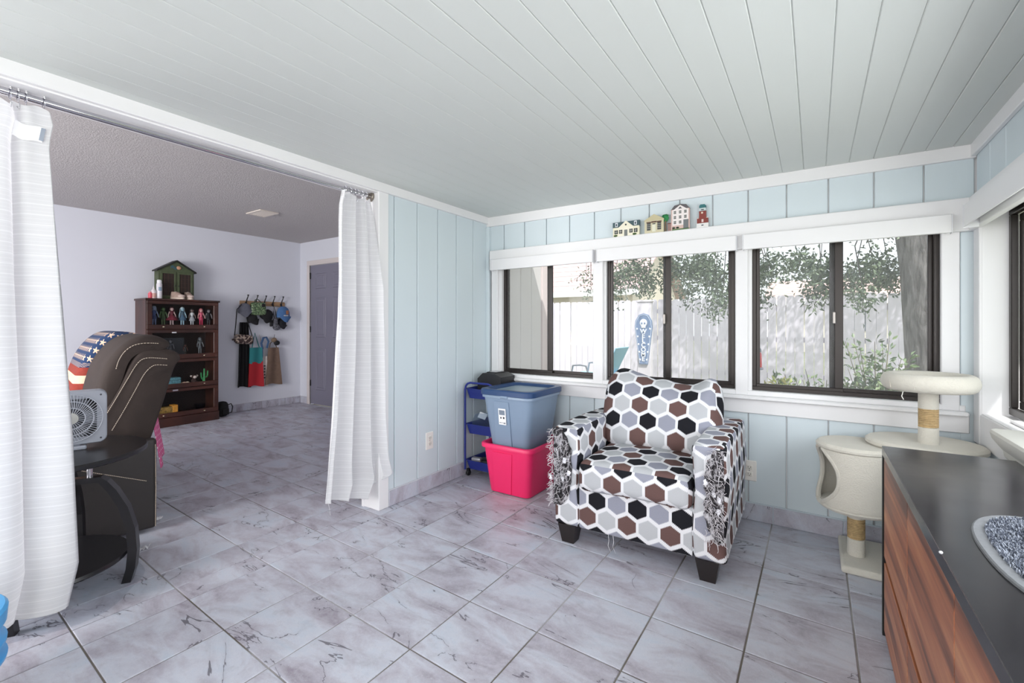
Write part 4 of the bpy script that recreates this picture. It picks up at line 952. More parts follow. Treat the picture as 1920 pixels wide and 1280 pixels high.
# blue lidded tub peeking in at the lower left
tub = thing('lidded_tub', 'light blue lidded yellow tub cut off at the lower left corner', 'tub', (-1.97, 0.105, 0))
MB().lathe([(0, 0), (0.145, 0), (0.15, 0.01), (0.165, 0.235), (0, 0.235)], 40).build('body', C((232, 202, 88), 0.45), tub)
MB().lathe([(0.165, 0.205), (0.186, 0.208), (0.188, 0.218), (0.17, 0.226), (0.17, 0.25), (0.186, 0.254), (0.187, 0.263), (0.172, 0.27), (0.172, 0.305), (0.186, 0.312), (0.189, 0.35), (0.182, 0.358), (0.15, 0.36), (0, 0.357)], 48).build('lid', C((66, 158, 218), 0.35), tub, angle=25)

# ================================================================== back room things
# ---- reclining sofa
def mat_suede():
    t = NT('brown_suede'); f = t.noise(t.coord(), 7, 4, 0.6); g = t.noise(t.coord(), 220, 2); t.color(t.mix(f, lin((36, 28, 25)), lin((62, 50, 45)))); t.rough(0.85); t.bump(g, 0.25, 0.002); return t.m
SUEDE = mat_suede(); STITCH = C((206, 190, 172), 0.7)
def smooth_closed(pts, k=5):
    out = []; n = len(pts)
    for i in range(n):
        p0, p1, p2, p3 = [Vector((*pts[(i + j - 1) % n], 0)) for j in range(4)]
        for q in range(k):
            t_ = q / k; out.append(tuple((0.5 * ((2 * p1) + (-p0 + p2) * t_ + (2 * p0 - 5 * p1 + 4 * p2 - p3) * t_ ** 2 + (-p0 + 3 * p1 - 3 * p2 + p3) * t_ ** 3))[:2]))
    return out
def pad(prof, xa, xb, r=0.05, k=5):
    """upholstered pad: side profile (y,z) swept along x with soft ends"""
    pr_ = smooth_closed(prof, k); cy = sum(p[0] for p in pr_) / len(pr_); cz_ = sum(p[1] for p in pr_) / len(pr_)
    ys = [p[0] for p in pr_]; zs = [p[1] for p in pr_]; hy = (max(ys) - min(ys)) / 2; hz = (max(zs) - min(zs)) / 2
    secs = []
    for d in [0, 0.15, 0.4, 0.7, 1.0] + [None] + [1.0, 0.7, 0.4, 0.15, 0]:
        if d is None: continue
        secs.append(d)
    out = []; half = len(secs) // 2
    for i, d in enumerate(secs):
        ins = r * (1 - sqrt(max(0, 1 - (1 - d) ** 2))); x = xa + r * d if i < half else xb - r * d
        out.append([(x, cy + (p[0] - cy) * (1 - ins / hy), cz_ + (p[1] - cz_) * (1 - ins / hz)) for p in pr_])
    return MB().loft(out)
HRP = [(0.80, 0.66), (0.86, 0.80), (0.91, 0.95), (0.975, 1.015), (1.05, 1.015), (1.105, 1.025), (1.10, 1.06), (1.03, 1.095), (0.95, 1.085), (0.88, 1.03), (0.82, 0.93), (0.785, 0.80), (0.775, 0.70)]
sofa = thing('reclining_sofa', 'brown suede reclining sofa with contrast stitching behind the round table', 'sofa', (-3.75, 0.6, 0))
for x_a, x_b in ((-3.78, -3.13), (-4.45, -3.80)):
    bk_ = pad([(0.68, 0.42), (0.80, 0.40), (0.92, 0.42), (0.995, 0.46), (1.06, 0.66), (1.125, 0.90), (1.155, 0.955), (1.135, 0.995), (1.06, 1.02), (0.98, 1.015), (0.93, 0.96), (0.87, 0.81), (0.77, 0.60)], x_a, x_b, 0.04)
    bo = bk_.build('backrest', SUEDE, sofa, angle=70)
    pad(HRP, x_a + 0.03, x_b - 0.01, 0.06).build('headrest', SUEDE, sofa, angle=70)
    pad([(0.02, 0.30), (0.66, 0.28), (0.70, 0.40), (0.62, 0.50), (0.1, 0.52), (0.0, 0.42)], x_a, x_b, 0.05).build('seat', SUEDE, sofa, angle=70)
# outer arm panels
for xa, xb in ((-3.13, -3.075), (-4.52, -4.45)):
    MB().rbox(xa, xb, -0.02, 1.03, 0.02, 0.52, 0.02, 5, 3).build('arm_panel', M('dark_brown_leather', (38, 33, 32), 0.5, bump=0.15, bscale=120), sofa)
MB().box(-4.45, -3.13, 0.02, 1.0, 0.02, 0.30, 0.01).build('base', C((28, 25, 25), 0.7), sofa, smooth=False)
MB().rbox(-3.20, -3.08, -0.04, 0.74, 0.50, 0.575, 0.035, 5, 4).build('armrest', SUEDE, sofa)
def dashes(pts, x, nm, dash=0.010, gap=0.006, r=0.0017, par=None):
    m = MB(); acc = 0; seg = []; P = [Vector((x, y, z)) for y, z in pts]
    fine = []
    for a, b in zip(P[:-1], P[1:]):
        n = max(1, int((b - a).length / 0.004)); fine += [a.lerp(b, i / n) for i in range(n)]
    i = 0
    while i + 3 < len(fine): m.tube([fine[i], fine[i + 1].lerp(fine[i + 2], 0.4)], r, 5); i += 2
    return m.build(nm, STITCH, sofa)
def open_smooth(pts, k=6):
    ext = [pts[0]] + pts + [pts[-1]]; out = []
    for i in range(1, len(ext) - 2):
        p0, p1, p2, p3 = [Vector((*ext[i + j - 1], 0)) for j in range(4)]
        for q in range(k):
            t_ = q / k; out.append(tuple((0.5 * ((2 * p1) + (-p0 + p2) * t_ + (2 * p0 - 5 * p1 + 4 * p2 - p3) * t_ ** 2 + (-p0 + 3 * p1 - 3 * p2 + p3) * t_ ** 3))[:2]))
    return out + [pts[-1]]
pxs = lambda L, X: [(onX(a, b, X).y, onX(a, b, X).z) for a, b in L]
SX = -3.128
for nm, L, X in (('stitching', [(217, 692), (222, 676), (232, 660), (246, 649), (262, 644), (280, 643), (301, 644)], -3.136),
              ('stitching', [(190, 794), (215, 752), (238, 712), (252, 688), (262, 676), (274, 671), (294, 671), (318, 673)], SX),
              ('stitching', [(210, 808), (232, 770), (252, 733), (268, 703), (280, 689), (290, 684), (305, 684), (317, 685)], SX)):
    dashes(open_smooth(pxs(L, X)), X, nm)
dashes(pxs([(150, 884), (282, 902)], -3.073), -3.073, 'stitching'); dashes([(1.022, 0.03), (1.024, 0.25), (1.022, 0.50)], -3.076, 'stitching')
settle(sofa)
# ---- flag throw on the second seat
def mat_flag():
    t = NT('stars_and_stripes_print'); uv = t.n('ShaderNodeUVMap'); uv.uv_map = 'UVMap'; o = t.sep(uv.outputs[0])
    s = 0.062
    row = t.math('FLOOR', t.math('MULTIPLY', o[1], 1 / s)); ux = t.math('ADD', t.math('MULTIPLY', o[0], 1 / s), t.math('MULTIPLY', t.math('FLOORED_MODULO', row, 2.0), 0.5))
    cx_ = t.math('SUBTRACT', t.math('FLOORED_MODULO', ux, 1.0), 0.5); cy_ = t.math('SUBTRACT', t.math('FLOORED_MODULO', t.math('MULTIPLY', o[1], 1 / s), 1.0), 0.5)
    r = t.math('SQRT', t.math('ADD', t.math('MULTIPLY', cx_, cx_), t.math('MULTIPLY', cy_, cy_))); th_ = t.math('ARCTAN2', cx_, cy_)
    lobe = t.math('POWER', t.math('ABSOLUTE', t.math('COSINE', t.math('MULTIPLY', th_, 2.5))), 3.0)
    star = t.math('LESS_THAN', r, t.math('MULTIPLY_ADD', lobe, 0.24, 0.15))
    dirt = t.noise(uv.outputs[0], 40, 4)
    blue = t.mix(dirt, lin((26, 44, 78)), lin((44, 70, 110))); cream = t.mix(dirt, lin((214, 178, 148)), lin((236, 212, 186))); red = t.mix(dirt, lin((122, 44, 36)), lin((158, 66, 52)))
    canton = t.mix(star, blue, cream)
    stripe = t.math('GREATER_THAN', t.math('FLOORED_MODULO', t.math('MULTIPLY', o[1], 1 / 0.10), 1.0), 0.5)
    strp = t.mix(stripe, cream, red)
    t.color(t.mix(t.math('GREATER_THAN', o[1], 0.0), strp, canton)); t.rough(0.95); t.bump(dirt, 0.3, 0.003); return t.m
FLAG = mat_flag()
fl = thing('flag_throw', 'stars and stripes print throw over the far headrest of the sofa', 'throw', (-4.12, 0.9, 0.6))
THP = [(0.785, 0.60), (0.85, 0.66), (0.88, 0.80), (0.92, 0.95), (0.975, 1.02), (1.05, 1.03), (1.15, 0.95), (1.17, 0.99), (1.125, 1.055), (1.05, 1.10), (0.94, 1.107), (0.86, 1.05), (0.795, 0.94), (0.755, 0.80), (0.745, 0.68)]
m = pad(THP, -4.46, -3.795, 0.07)
m.v = [(x + 0.007 * sin(y * 55 + z * 9) * max(0, min(1, (1.0 - z) * 4)), y - 0.007 * sin(x * 42) * max(0, min(1, (1.02 - z) * 4)), z) for x, y, z in m.v]
m.build('cloth', FLAG, fl, uv=lambda c, n: (c.x * 0.9 + c.y, c.z - 0.885 + (c.y * 0.35 if c.z > 0.9 else 0)), angle=80); settle(fl)
for r_ in (sofa, fl):   # the sofa stands slightly turned
    pv = Vector((-3.1, 1.0, 0)); rm = Matrix.Rotation(R(-8), 3, 'Z'); r_.location = pv + rm @ (Vector(r_.location) - pv); r_.rotation_euler = (0, 0, R(-8))
# ---- pink polka dot cloth hanging behind the sofa
def mat_dots():
    t = NT('pink_polka_dots'); uv = t.n('ShaderNodeUVMap'); uv.uv_map = 'UVMap'; o = t.sep(uv.outputs[0]); s = 0.034
    row = t.math('FLOOR', t.math('MULTIPLY', o[1], 1 / s)); ux = t.math('ADD', t.math('MULTIPLY', o[0], 1 / s), t.math('MULTIPLY', t.math('FLOORED_MODULO', row, 2.0), 0.5))
    a = t.math('SUBTRACT', t.math('FLOORED_MODULO', ux, 1.0), 0.5); b = t.math('SUBTRACT', t.math('FLOORED_MODULO', t.math('MULTIPLY', o[1], 1 / s), 1.0), 0.5)
    d = t.math('LESS_THAN', t.math('ADD', t.math('MULTIPLY', a, a), t.math('MULTIPLY', b, b)), 0.028)
    t.color(t.mix(d, lin((218, 104, 152)), lin((244, 212, 226)))); t.rough(0.95); return t.m
pk = thing('polka_dot_blanket', 'pink polka dot cloth hanging behind the sofa', 'blanket', (-3.62, 1.2, 0.26))
def pkf(u, v): return (-3.40 - 0.36 * u, 1.10 + 0.135 * u + 0.008 * sin(u * 9) * v + 0.055 * v, 0.66 - 0.40 * v + 0.02 * u)
MB().slab(pkf, 24, 16, 0.004).build('cloth', mat_dots(), pk, uv=lambda c, n: (c.x, c.z), angle=180); settle(pk)
# ---- round side table, fan, floor mat
tbl = thing('round_table', 'black round end table with bowed legs and lower shelf', 'table', (-2.725, 0.52, 0))
BLK = M('black_lacquer', (26, 25, 28), 0.28, var=0.1, vscale=12)
MB().lathe([(0, 0.578), (0.322, 0.578), (0.335, 0.584), (0.338, 0.598), (0.332, 0.604), (0, 0.604)], 64).build('top', BLK, tbl, angle=25)
MB().lathe([(0, 0.12), (0.268, 0.12), (0.272, 0.126), (0.268, 0.138), (0, 0.138)], 56).build('shelf', BLK, tbl, angle=25)
for k in range(4):
    a = R(58 + 90 * k); d = Vector((cos(a), sin(a), 0)); s_ = Vector((-sin(a), cos(a), 0)); secs = []
    for z, r0 in ((0.0, 0.272), (0.06, 0.288), (0.14, 0.295), (0.24, 0.288), (0.34, 0.262), (0.42, 0.222), (0.465, 0.19), (0.485, 0.165)):
        w = 0.022; th_ = 0.017; c = d * r0
        secs.append([tuple(c + d * th_ * e + s_ * w * f + Vector((0, 0, z))) for e, f in ((-1, -1), (1, -1), (1, 1), (-1, 1))])
    MB().loft(secs).build('leg', BLK, tbl, smooth=False)
    MB().loft([[tuple(d * r_ + s_ * f + Vector((0, 0, z))) for f, z in ((-0.02, 0.462), (0.02, 0.462), (0.02, 0.486), (-0.02, 0.486))] for r_ in (0.0, 0.185)]).build('cross_rail', BLK, tbl, smooth=False)
    c = d * 0.14; MB().lathe([(0, 0.485), (0.011, 0.485), (0.011, 0.58), (0, 0.58)], 12, (c.x, c.y, 0)).build('spacer_post', CHROME, tbl)
fan = thing('box_fan', 'small grey square desk fan on the round table', 'fan', (-2.735, 0.598, 0.604), R(76))
FG = C((150, 154, 164), 0.4)
fz = 0.138; hw = 0.118
def rsq(h, r, n=6):
    pts = []
    for cx, cz_, a0 in ((h - r, h - r, 0), (-h + r, h - r, pi / 2), (-h + r, -h + r, pi), (h - r, -h + r, 1.5 * pi)):
        for i in range(n + 1): a = a0 + pi / 2 * i / n; pts.append((cx + r * cos(a), cz_ + r * sin(a)))
    return pts
# shell: square rim with a round hole
sq = rsq(hw, 0.03, 7); N_ = len(sq); m = MB()
ang = [atan2(z, x) for x, z in sq]; hole = [(0.104 * cos(a), 0.104 * sin(a)) for a in ang]
m.loft([[(x, y, z + fz) for x, z in L] for L, y in ((hole, 0.035), (sq, 0.035), (sq, -0.022), (inset(sq, 0.004), -0.028), (hole, -0.028), (hole, 0.035))], caps=False)
m.build('housing', FG, fan, angle=30)
for r_, rr_ in ((0.104, 0.0022), (0.074, 0.003), (0.046, 0.0026)): MB().torus((0, -0.030, fz), r_, rr_, 'y', 40, 6).build('grille_ring', C((168, 172, 182), 0.4), fan)
spk = MB()
for k in range(56):
    a = 2 * pi * k / 56; spk.tube([(0.046 * cos(a), -0.031, fz + 0.046 * sin(a)), (0.075 * cos(a + 0.08), -0.033, fz + 0.075 * sin(a + 0.08)), (0.104 * cos(a + 0.14), -0.029, fz + 0.104 * sin(a + 0.14))], 0.0015, 4)
for k in range(28): a = 2 * pi * k / 28; spk.tube([(0.02 * cos(a), -0.032, fz + 0.02 * sin(a)), (0.046 * cos(a + .05), -0.031, fz + 0.046 * sin(a + .05))], 0.0013, 4)
o = spk.build('grille_wires', C((168, 172, 182), 0.4), fan); o['kind'] = 'stuff'
MB().lathe([(0, -0.036), (0.024, -0.034), (0.026, -0.026), (0, -0.026)], 24, (0, 0, fz), 'y').build('hub_cap', C((176, 176, 172), 0.4), fan)
for k in range(5):
    a = 2 * pi * k / 5
    MB().slab(lambda u, v, a=a: ((0.02 + 0.07 * u) * cos(a + (v - .5) * 0.8), -0.008 + 0.022 * (v - .5), fz + (0.02 + 0.07 * u) * sin(a + (v - .5) * 0.8)), 4, 6, 0.002).build('blade', C((104, 108, 116), 0.4), fan)
MB().lathe([(0, -0.006), (0.03, -0.006), (0.032, 0.03), (0, 0.034)], 20, (0, 0, fz), 'y').build('motor', C((60, 62, 66), 0.5), fan)
MB().lathe([(0.102, 0.034), (0.103, 0.030), (0.0, 0.030), (0.0, 0.034)], 32, (0, 0, fz), 'y').build('rear_plate', C((52, 54, 58), 0.6), fan)
MB().box(-0.05, 0.05, -0.045, 0.045, 0.0, 0.016, 0.004).box(-0.03, 0.03, -0.02, 0.03, 0.0155, 0.024, 0.003).build('foot', FG, fan, smooth=False)
for sx in (-1, 1):
    for sz in (-1, 1): MB().lathe([(0, -0.0295), (0.004, -0.0295), (0.004, -0.027), (0, -0.027)], 8, (sx * 0.097, 0, fz + sz * 0.097), 'y').build('screw', C((50, 52, 60), 0.5), fan)
pm = thing('floor_protector', 'clear plastic floor protector under the round table', 'mat', (-2.76, 0.5, 0.0))
PMM = glass_mat('clear_vinyl', (0.96, 0.97, 0.98, 1), haze=0.02)
cm = []
for i in range(60):
    a = 2 * pi * i / 60; r_ = 0.37 + 0.025 * sin(3 * a + 1) + 0.012 * sin(7 * a); cm.append((r_ * cos(a), r_ * sin(a)))
MB().loft([[(x, y, z) for x, y in inset(cm, d)] for d, z in ((0, 0.0005), (0.0, 0.002), (0.003, 0.003))]).build('sheet', PMM, pm, smooth=False)
def scrap(px, py, sx, sy, rz, label):
    q = onZ(px, py, 0); t = thing('paper_scrap', label, 'paper', (q.x, q.y, 0), rz, 'torn white paper scraps on the floor')
    MB().slab(lambda u, v: ((u - .5) * sx * (0.6 + 0.4 * v), (v - .5) * sy, 0.004 + 0.018 * abs(sin(u * 9 + v * 2)) * (0.3 + u * 0.7)), 14, 6, 0.001).build('crumpled_sheet', C((226, 226, 230), 0.8), t)
scrap(291, 976, 0.06, 0.05, 0.4, 'crumpled white paper scrap at the sofa corner'); scrap(266, 1032, 0.07, 0.03, 1.2, 'torn white paper strip beside the round table leg')

# ---- glass door bookcase
BX0, BX1, BY0, BY1, BH = XF + 0.005, -6.10, 1.935, 2.665, 1.452
bc = thing('bookcase', 'cherry wood barrister bookcase with four glass doors against the far wall', 'bookcase', (-6.26, 2.3, 0))
MB().box(BX0, BX1 + 0.012, BY0 - 0.012, BY1 + 0.012, BH - 0.022, BH, 0.004).build('top', CHERRY, bc, smooth=False)
MB().box(BX0, BX1 - 0.005, BY0, BY0 + 0.02, 0.0, BH - 0.022).build('side_panel', CHERRY, bc, smooth=False); MB().box(BX0, BX1 - 0.005, BY1 - 0.02, BY1, 0.0, BH - 0.022).build('side_panel', CHERRY, bc, smooth=False)
MB().box(BX0, BX0 + 0.008, BY0 + 0.02, BY1 - 0.02, 0.05, BH - 0.022).build('back_panel', C((40, 24, 22), 0.6), bc, smooth=False)
MB().box(BX0, BX1 + 0.006, BY0 - 0.006, BY1 + 0.006, 0.0, 0.105, 0.004).build('plinth', CHERRY, bc, smooth=False)
shelfz = [0.105, 0.43, 0.765, 1.105]; tops = [0.43, 0.765, 1.105, BH - 0.022]
for z in shelfz: MB().box(BX0 + 0.008, BX1 - 0.012, BY0 + 0.02, BY1 - 0.02, z, z + 0.018).build('shelf', CHERRY, bc, smooth=False)
for za, zb in zip(shelfz, tops):
    d_ = MB(); y0_, y1_ = BY0 + 0.006, BY1 - 0.006; z0_, z1_ = za + 0.004, zb - 0.004; s_ = 0.05
    d_.box(BX1 - 0.012, BX1 + 0.006, y0_, y1_, z0_, z0_ + s_, 0.003).box(BX1 - 0.012, BX1 + 0.006, y0_, y1_, z1_ - s_ * .7, z1_, 0.003).box(BX1 - 0.012, BX1 + 0.006, y0_, y0_ + s_, z0_ + s_, z1_ - s_ * .7, 0.003).box(BX1 - 0.012, BX1 + 0.006, y1_ - s_, y1_, z0_ + s_, z1_ - s_ * .7, 0.003)
    dd = d_.build('door', CHERRY, bc, smooth=False)
    MB().box(BX1 - 0.006, BX1 - 0.003, y0_ + s_ * .9, y1_ - s_ * .9, z0_ + s_ * .9, z1_ - s_ * .6).build('pane', CLEAR, dd, smooth=False)
    for yk in (BY0 + 0.16, BY1 - 0.16): MB().ell((BX1 + 0.014, yk, z0_ + 0.026), (0.009, 0.011, 0.007), 10, 8).build('knob', C((212, 200, 170), 0.25, metal=0.8), dd)
    MB().box(BX1 - 0.02, BX1 - 0.0125, BY0 + 0.02, BY1 - 0.02, za - 0.003, za + 0.003).build('divider', C((34, 18, 16), 0.5), bc, smooth=False)
settle(bc)
# ---- dolls behind the glass
def doll(y, zs, label, skin, hair, top, bottom, legs, h=0.255, flare=0.0, x=-6.22, hl=0.5, group='fashion dolls in the top of the bookcase', arms=1):
    t = thing('doll', label, 'doll', (x, y, zs), 0, group); k = h / 0.255
    b = MB()
    for s in (-1, 1):
        b.tube([(0, s * 0.013 * k, 0.002), (0, s * 0.012 * k, 0.06 * k), (0, s * 0.011 * k, 0.125 * k)], [0.006 * k, 0.0075 * k, 0.011 * k], 8)
        b.ell((0.006 * k, s * 0.013 * k, 0.005 * k), (0.013 * k, 0.006 * k, 0.005 * k), 8, 6)
    b.build('legs', C(legs, 0.5), t)
    MB().loft([[(rx * cos(a) * k, ry * sin(a) * k, z * k) for a in [2 * pi * i / 12 for i in range(12)]] for rx, ry, z in ((0.013, 0.02, 0.115), (0.014, 0.022, 0.13), (0.010, 0.014, 0.152), (0.013, 0.021, 0.18), (0.009, 0.018, 0.195), (0.005, 0.006, 0.199))]).build('torso', C(top, 0.6, var=0.25, vscale=90), t)
    if flare: MB().lathe([(0.013 * k, 0.155 * k), ((0.02 + flare * .5) * k, 0.125 * k), ((0.022 + flare) * k, 0.09 * k), ((0.02 + flare) * k, 0.088 * k), (0.012 * k, 0.150 * k)], 18).build('skirt', C(bottom, 0.6, var=0.3, vscale=80), t)
    else: MB().lathe([(0.014 * k, 0.14 * k), (0.025 * k, 0.12 * k), (0.024 * k, 0.10 * k), (0.0, 0.10 * k)], 14).build('shorts', C(bottom, 0.6), t)
    for s in (-1, 1): MB().tube([(0, s * 0.022 * k, 0.19 * k), (0.004, s * 0.034 * k, 0.155 * k), (0.012, s * 0.038 * k, 0.12 * k)], [0.006 * k, 0.0052 * k, 0.0045 * k], 7).build('arm', C(skin, 0.5), t)
    MB().ell((0.002 * k, 0, 0.221 * k), (0.019 * k, 0.018 * k, 0.023 * k), 12, 10).tube([(0, 0, 0.195 * k), (0, 0, 0.21 * k)], 0.006 * k, 8).build('head', C(skin, 0.5), t)
    hz = 0.255 - 0.11 * hl
    MB().loft([[((-0.004 + rx * cos(a)) * k, ry * sin(a) * k, z * k) for a in [pi * 0.42 + 2 * pi * 0.58 * 0 + (2 * pi - 0.84 * pi) * i / 14 for i in range(15)]] for rx, ry, z in ((0.012, 0.022, hz - 0.04), (0.018, 0.027, hz), (0.023, 0.024, 0.22), (0.022, 0.021, 0.235))], closed=False).ell((-0.003 * k, 0, 0.233 * k), (0.021 * k, 0.02 * k, 0.018 * k), 12, 8).build('hair', C(hair, 0.6), t)
    return t
zt = shelfz[3] + 0.018; Y7 = [onX(p, 590, -6.22).y for p in (289, 306, 322, 342, 360, 377, 391)]
doll(Y7[0], zt, 'silver blue doll at the left end of the top shelf', (150, 160, 190), (170, 178, 198), (70, 84, 130), (60, 70, 110), (120, 130, 170))
doll(Y7[1], zt, 'green skinned doll, second on the top shelf', (84, 110, 70), (40, 60, 36), (60, 84, 48), (48, 66, 40), (78, 96, 60), 0.245)
doll(Y7[2], zt, 'doll in a wide dark red flared dress, third on the top shelf', (206, 170, 168), (70, 30, 40), (110, 40, 56), (120, 44, 60), (196, 168, 170), 0.25, 0.045)
doll(Y7[3], zt, 'pale blue doll with long light hair, middle of the top shelf', (150, 180, 196), (196, 208, 220), (60, 84, 104), (70, 96, 120), (150, 178, 196), 0.25, 0.02, hl=1.0)
doll(Y7[4], zt, 'doll in a white fur stole and silver dress on the top shelf', (120, 100, 96), (40, 34, 36), (222, 222, 226), (170, 170, 178), (180, 180, 188), 0.235, 0.012)
doll(Y7[5], zt, 'doll in pink with red pink leggings on the top shelf', (220, 160, 160), (200, 110, 120), (214, 96, 122), (190, 60, 92), (196, 44, 84), 0.24)
doll(Y7[6], zt, 'small dark clothed doll at the right end of the top shelf', (140, 130, 136), (50, 46, 54), (34, 32, 38), (30, 28, 34), (40, 38, 44), 0.235)
z2 = shelfz[2] + 0.018
doll(onX(320, 640, -6.22).y, z2, 'grey figure at the left of the second bookcase shelf', (92, 92, 100), (60, 58, 66), (50, 50, 58), (44, 44, 50), (84, 84, 92), 0.21, 0.02, group='dark figures on the second shelf')
doll(onX(346, 640, -6.24).y, z2, 'small black figure in the middle of the second shelf', (90, 50, 48), (30, 24, 26), (26, 22, 24), (24, 20, 22), (30, 26, 28), 0.15, group='dark figures on the second shelf')
doll(onX(375, 640, -6.22).y, z2, 'slim grey figure at the right of the second shelf', (104, 106, 112), (80, 82, 88), (84, 86, 92), (70, 72, 78), (96, 98, 104), 0.23, group='dark figures on the second shelf')
tag(MB().box(-0.002, 0.002, -0.11, 0.11, 0, 0.22, 0.001).build('picture_card', C((62, 62, 68), 0.4), loc=(-6.34, onX(325, 640, -6.34).y, z2)), 'dark grey picture card at the back of the second shelf', 'card')
q = onX(326, 627, BX1 - 0.002); tag(MB().box(-0.001, 0.001, -0.022, 0.022, -0.007, 0.007).build('shelf_tag', C((200, 200, 204), 0.5), loc=(BX1 + 0.0075, q.y, 1.07)), 'small white paper tag on the second bookcase door', 'tag', 'paper tags on the bookcase doors')
q = onX(329, 740, BX1 + 0.0075); tag(MB().box(-0.001, 0.001, -0.026, 0.026, -0.008, 0.008).build('shelf_tag', C((150, 146, 156), 0.5), loc=(BX1 + 0.0075, q.y, 0.409)), 'small grey paper tag on the lowest bookcase door', 'tag', 'paper tags on the bookcase doors')
z3 = shelfz[1] + 0.018
t = thing('patterned_box', 'teal patterned keepsake box on the third shelf', 'box', (-6.22, onX(322, 710, -6.22).y, z3))
MB().rbox(-0.06, 0.06, -0.075, 0.075, 0.0, 0.10, 0.012, 3, 3).build('body', M('teal_print', (90, 138, 150), 0.5, var=0.5, vscale=45), t); MB().box(-0.061, 0.061, -0.076, 0.076, 0.068, 0.073, 0.001).build('lid_seam', C((40, 60, 70), 0.6), t, smooth=False)
for px, rgb, lb_ in ((337, (196, 150, 96), 'sandy rock trinket on the third shelf'), (345, (206, 170, 150), 'pale shell trinket on the third shelf'), (351, (214, 196, 170), 'small cream shell trinket on the third shelf')):
    y = onX(px, 715, -6.18).y; t = thing('shell_trinket', lb_, 'trinket', (-6.18, y, z3), 0, 'shell trinkets on the third shelf')
    MB().ell((0, 0, 0.018), (0.022, 0.026, 0.018), 12, 8, fn=lambda p: p + Vector((0, 0, 0.006 * abs(sin(p.y * 200))))).build('shell', C(rgb, 0.6, var=0.3, vscale=70), t)
t = thing('plush_monkey', 'small dark plush toy with a pale face on the third shelf', 'toy', (-6.2, onX(364, 710, -6.2).y, z3))
MB().ell((0, 0, 0.035), (0.03, 0.032, 0.036), 12, 8).build('body', C((52, 34, 32), 0.9), t); MB().ell((0.004, 0, 0.088), (0.026, 0.028, 0.026), 12, 8).build('head', C((60, 40, 36), 0.9), t); MB().ell((0.022, 0, 0.086), (0.012, 0.02, 0.018), 10, 8).build('face', C((214, 196, 190), 0.8), t)
for s in (-1, 1): MB().ell((0, s * 0.032, 0.098), (0.006, 0.012, 0.012), 8, 6).build('ear', C((206, 186, 180), 0.8), t); MB().tube([(0.012, s * 0.02, 0.02), (0.045, s * 0.03, 0.012)], [0.012, 0.014], 8).build('leg', C((60, 40, 36), 0.9), t)
t = thing('cactus_figurine', 'green cactus ornament at the right of the third shelf', 'ornament', (-6.2, onX(383, 710, -6.2).y, z3))
MB().lathe([(0, 0), (0.036, 0), (0.034, 0.012), (0, 0.016)], 20).build('base', C((190, 190, 180), 0.6), t)
GRN = C((58, 140, 84), 0.5)
MB().tube([(0, 0, 0.01), (0, 0, 0.17)], [0.012, 0.010], 10).ell((0, 0, 0.17), (0.01, 0.01, 0.01), 10, 6).build('stem', GRN, t); MB().tube([(0, 0, 0.07), (0, 0.028, 0.075), (0, 0.036, 0.10), (0, 0.038, 0.15)], [0.008] * 4, 8).build('branch', GRN, t); MB().tube([(0, 0, 0.05), (0, -0.024, 0.055), (0, -0.032, 0.08), (0, -0.034, 0.13)], [0.008] * 4, 8).build('branch', GRN, t); MB().tube([(0, -0.014, 0.01), (0, -0.014, 0.07)], 0.006, 8).build('branch', GRN, t)
z4 = shelfz[0] + 0.018
t = thing('ornate_box', 'yellow and brown printed cardboard box on the bottom shelf', 'box', (-6.2, onX(307, 772, -6.2).y + 0.02, z4))
MB().box(-0.05, 0.05, -0.13, 0.10, 0.0, 0.095, 0.002).build('carton', M('yellow_brown_print', (150, 116, 56), 0.6, var=0.7, vscale=50), t, smooth=False); MB().box(-0.052, 0.054, 0.05, 0.101, 0.0, 0.11, 0.002).build('end_panel', C((206, 140, 50), 0.6, var=0.3, vscale=60), t, smooth=False)
t = thing('glass_bowl', 'dim clear bowl at the right of the bottom shelf', 'bowl', (-6.22, onX(375, 760, -6.22).y, z4))
MB().lathe([(0, 0.0), (0.03, 0.0), (0.05, 0.03), (0.06, 0.08), (0.056, 0.08), (0.046, 0.032), (0.026, 0.006), (0, 0.006)], 24).build('bowl', glass_mat('bowl_glass', (0.8, 0.84, 0.9, 1)), t)
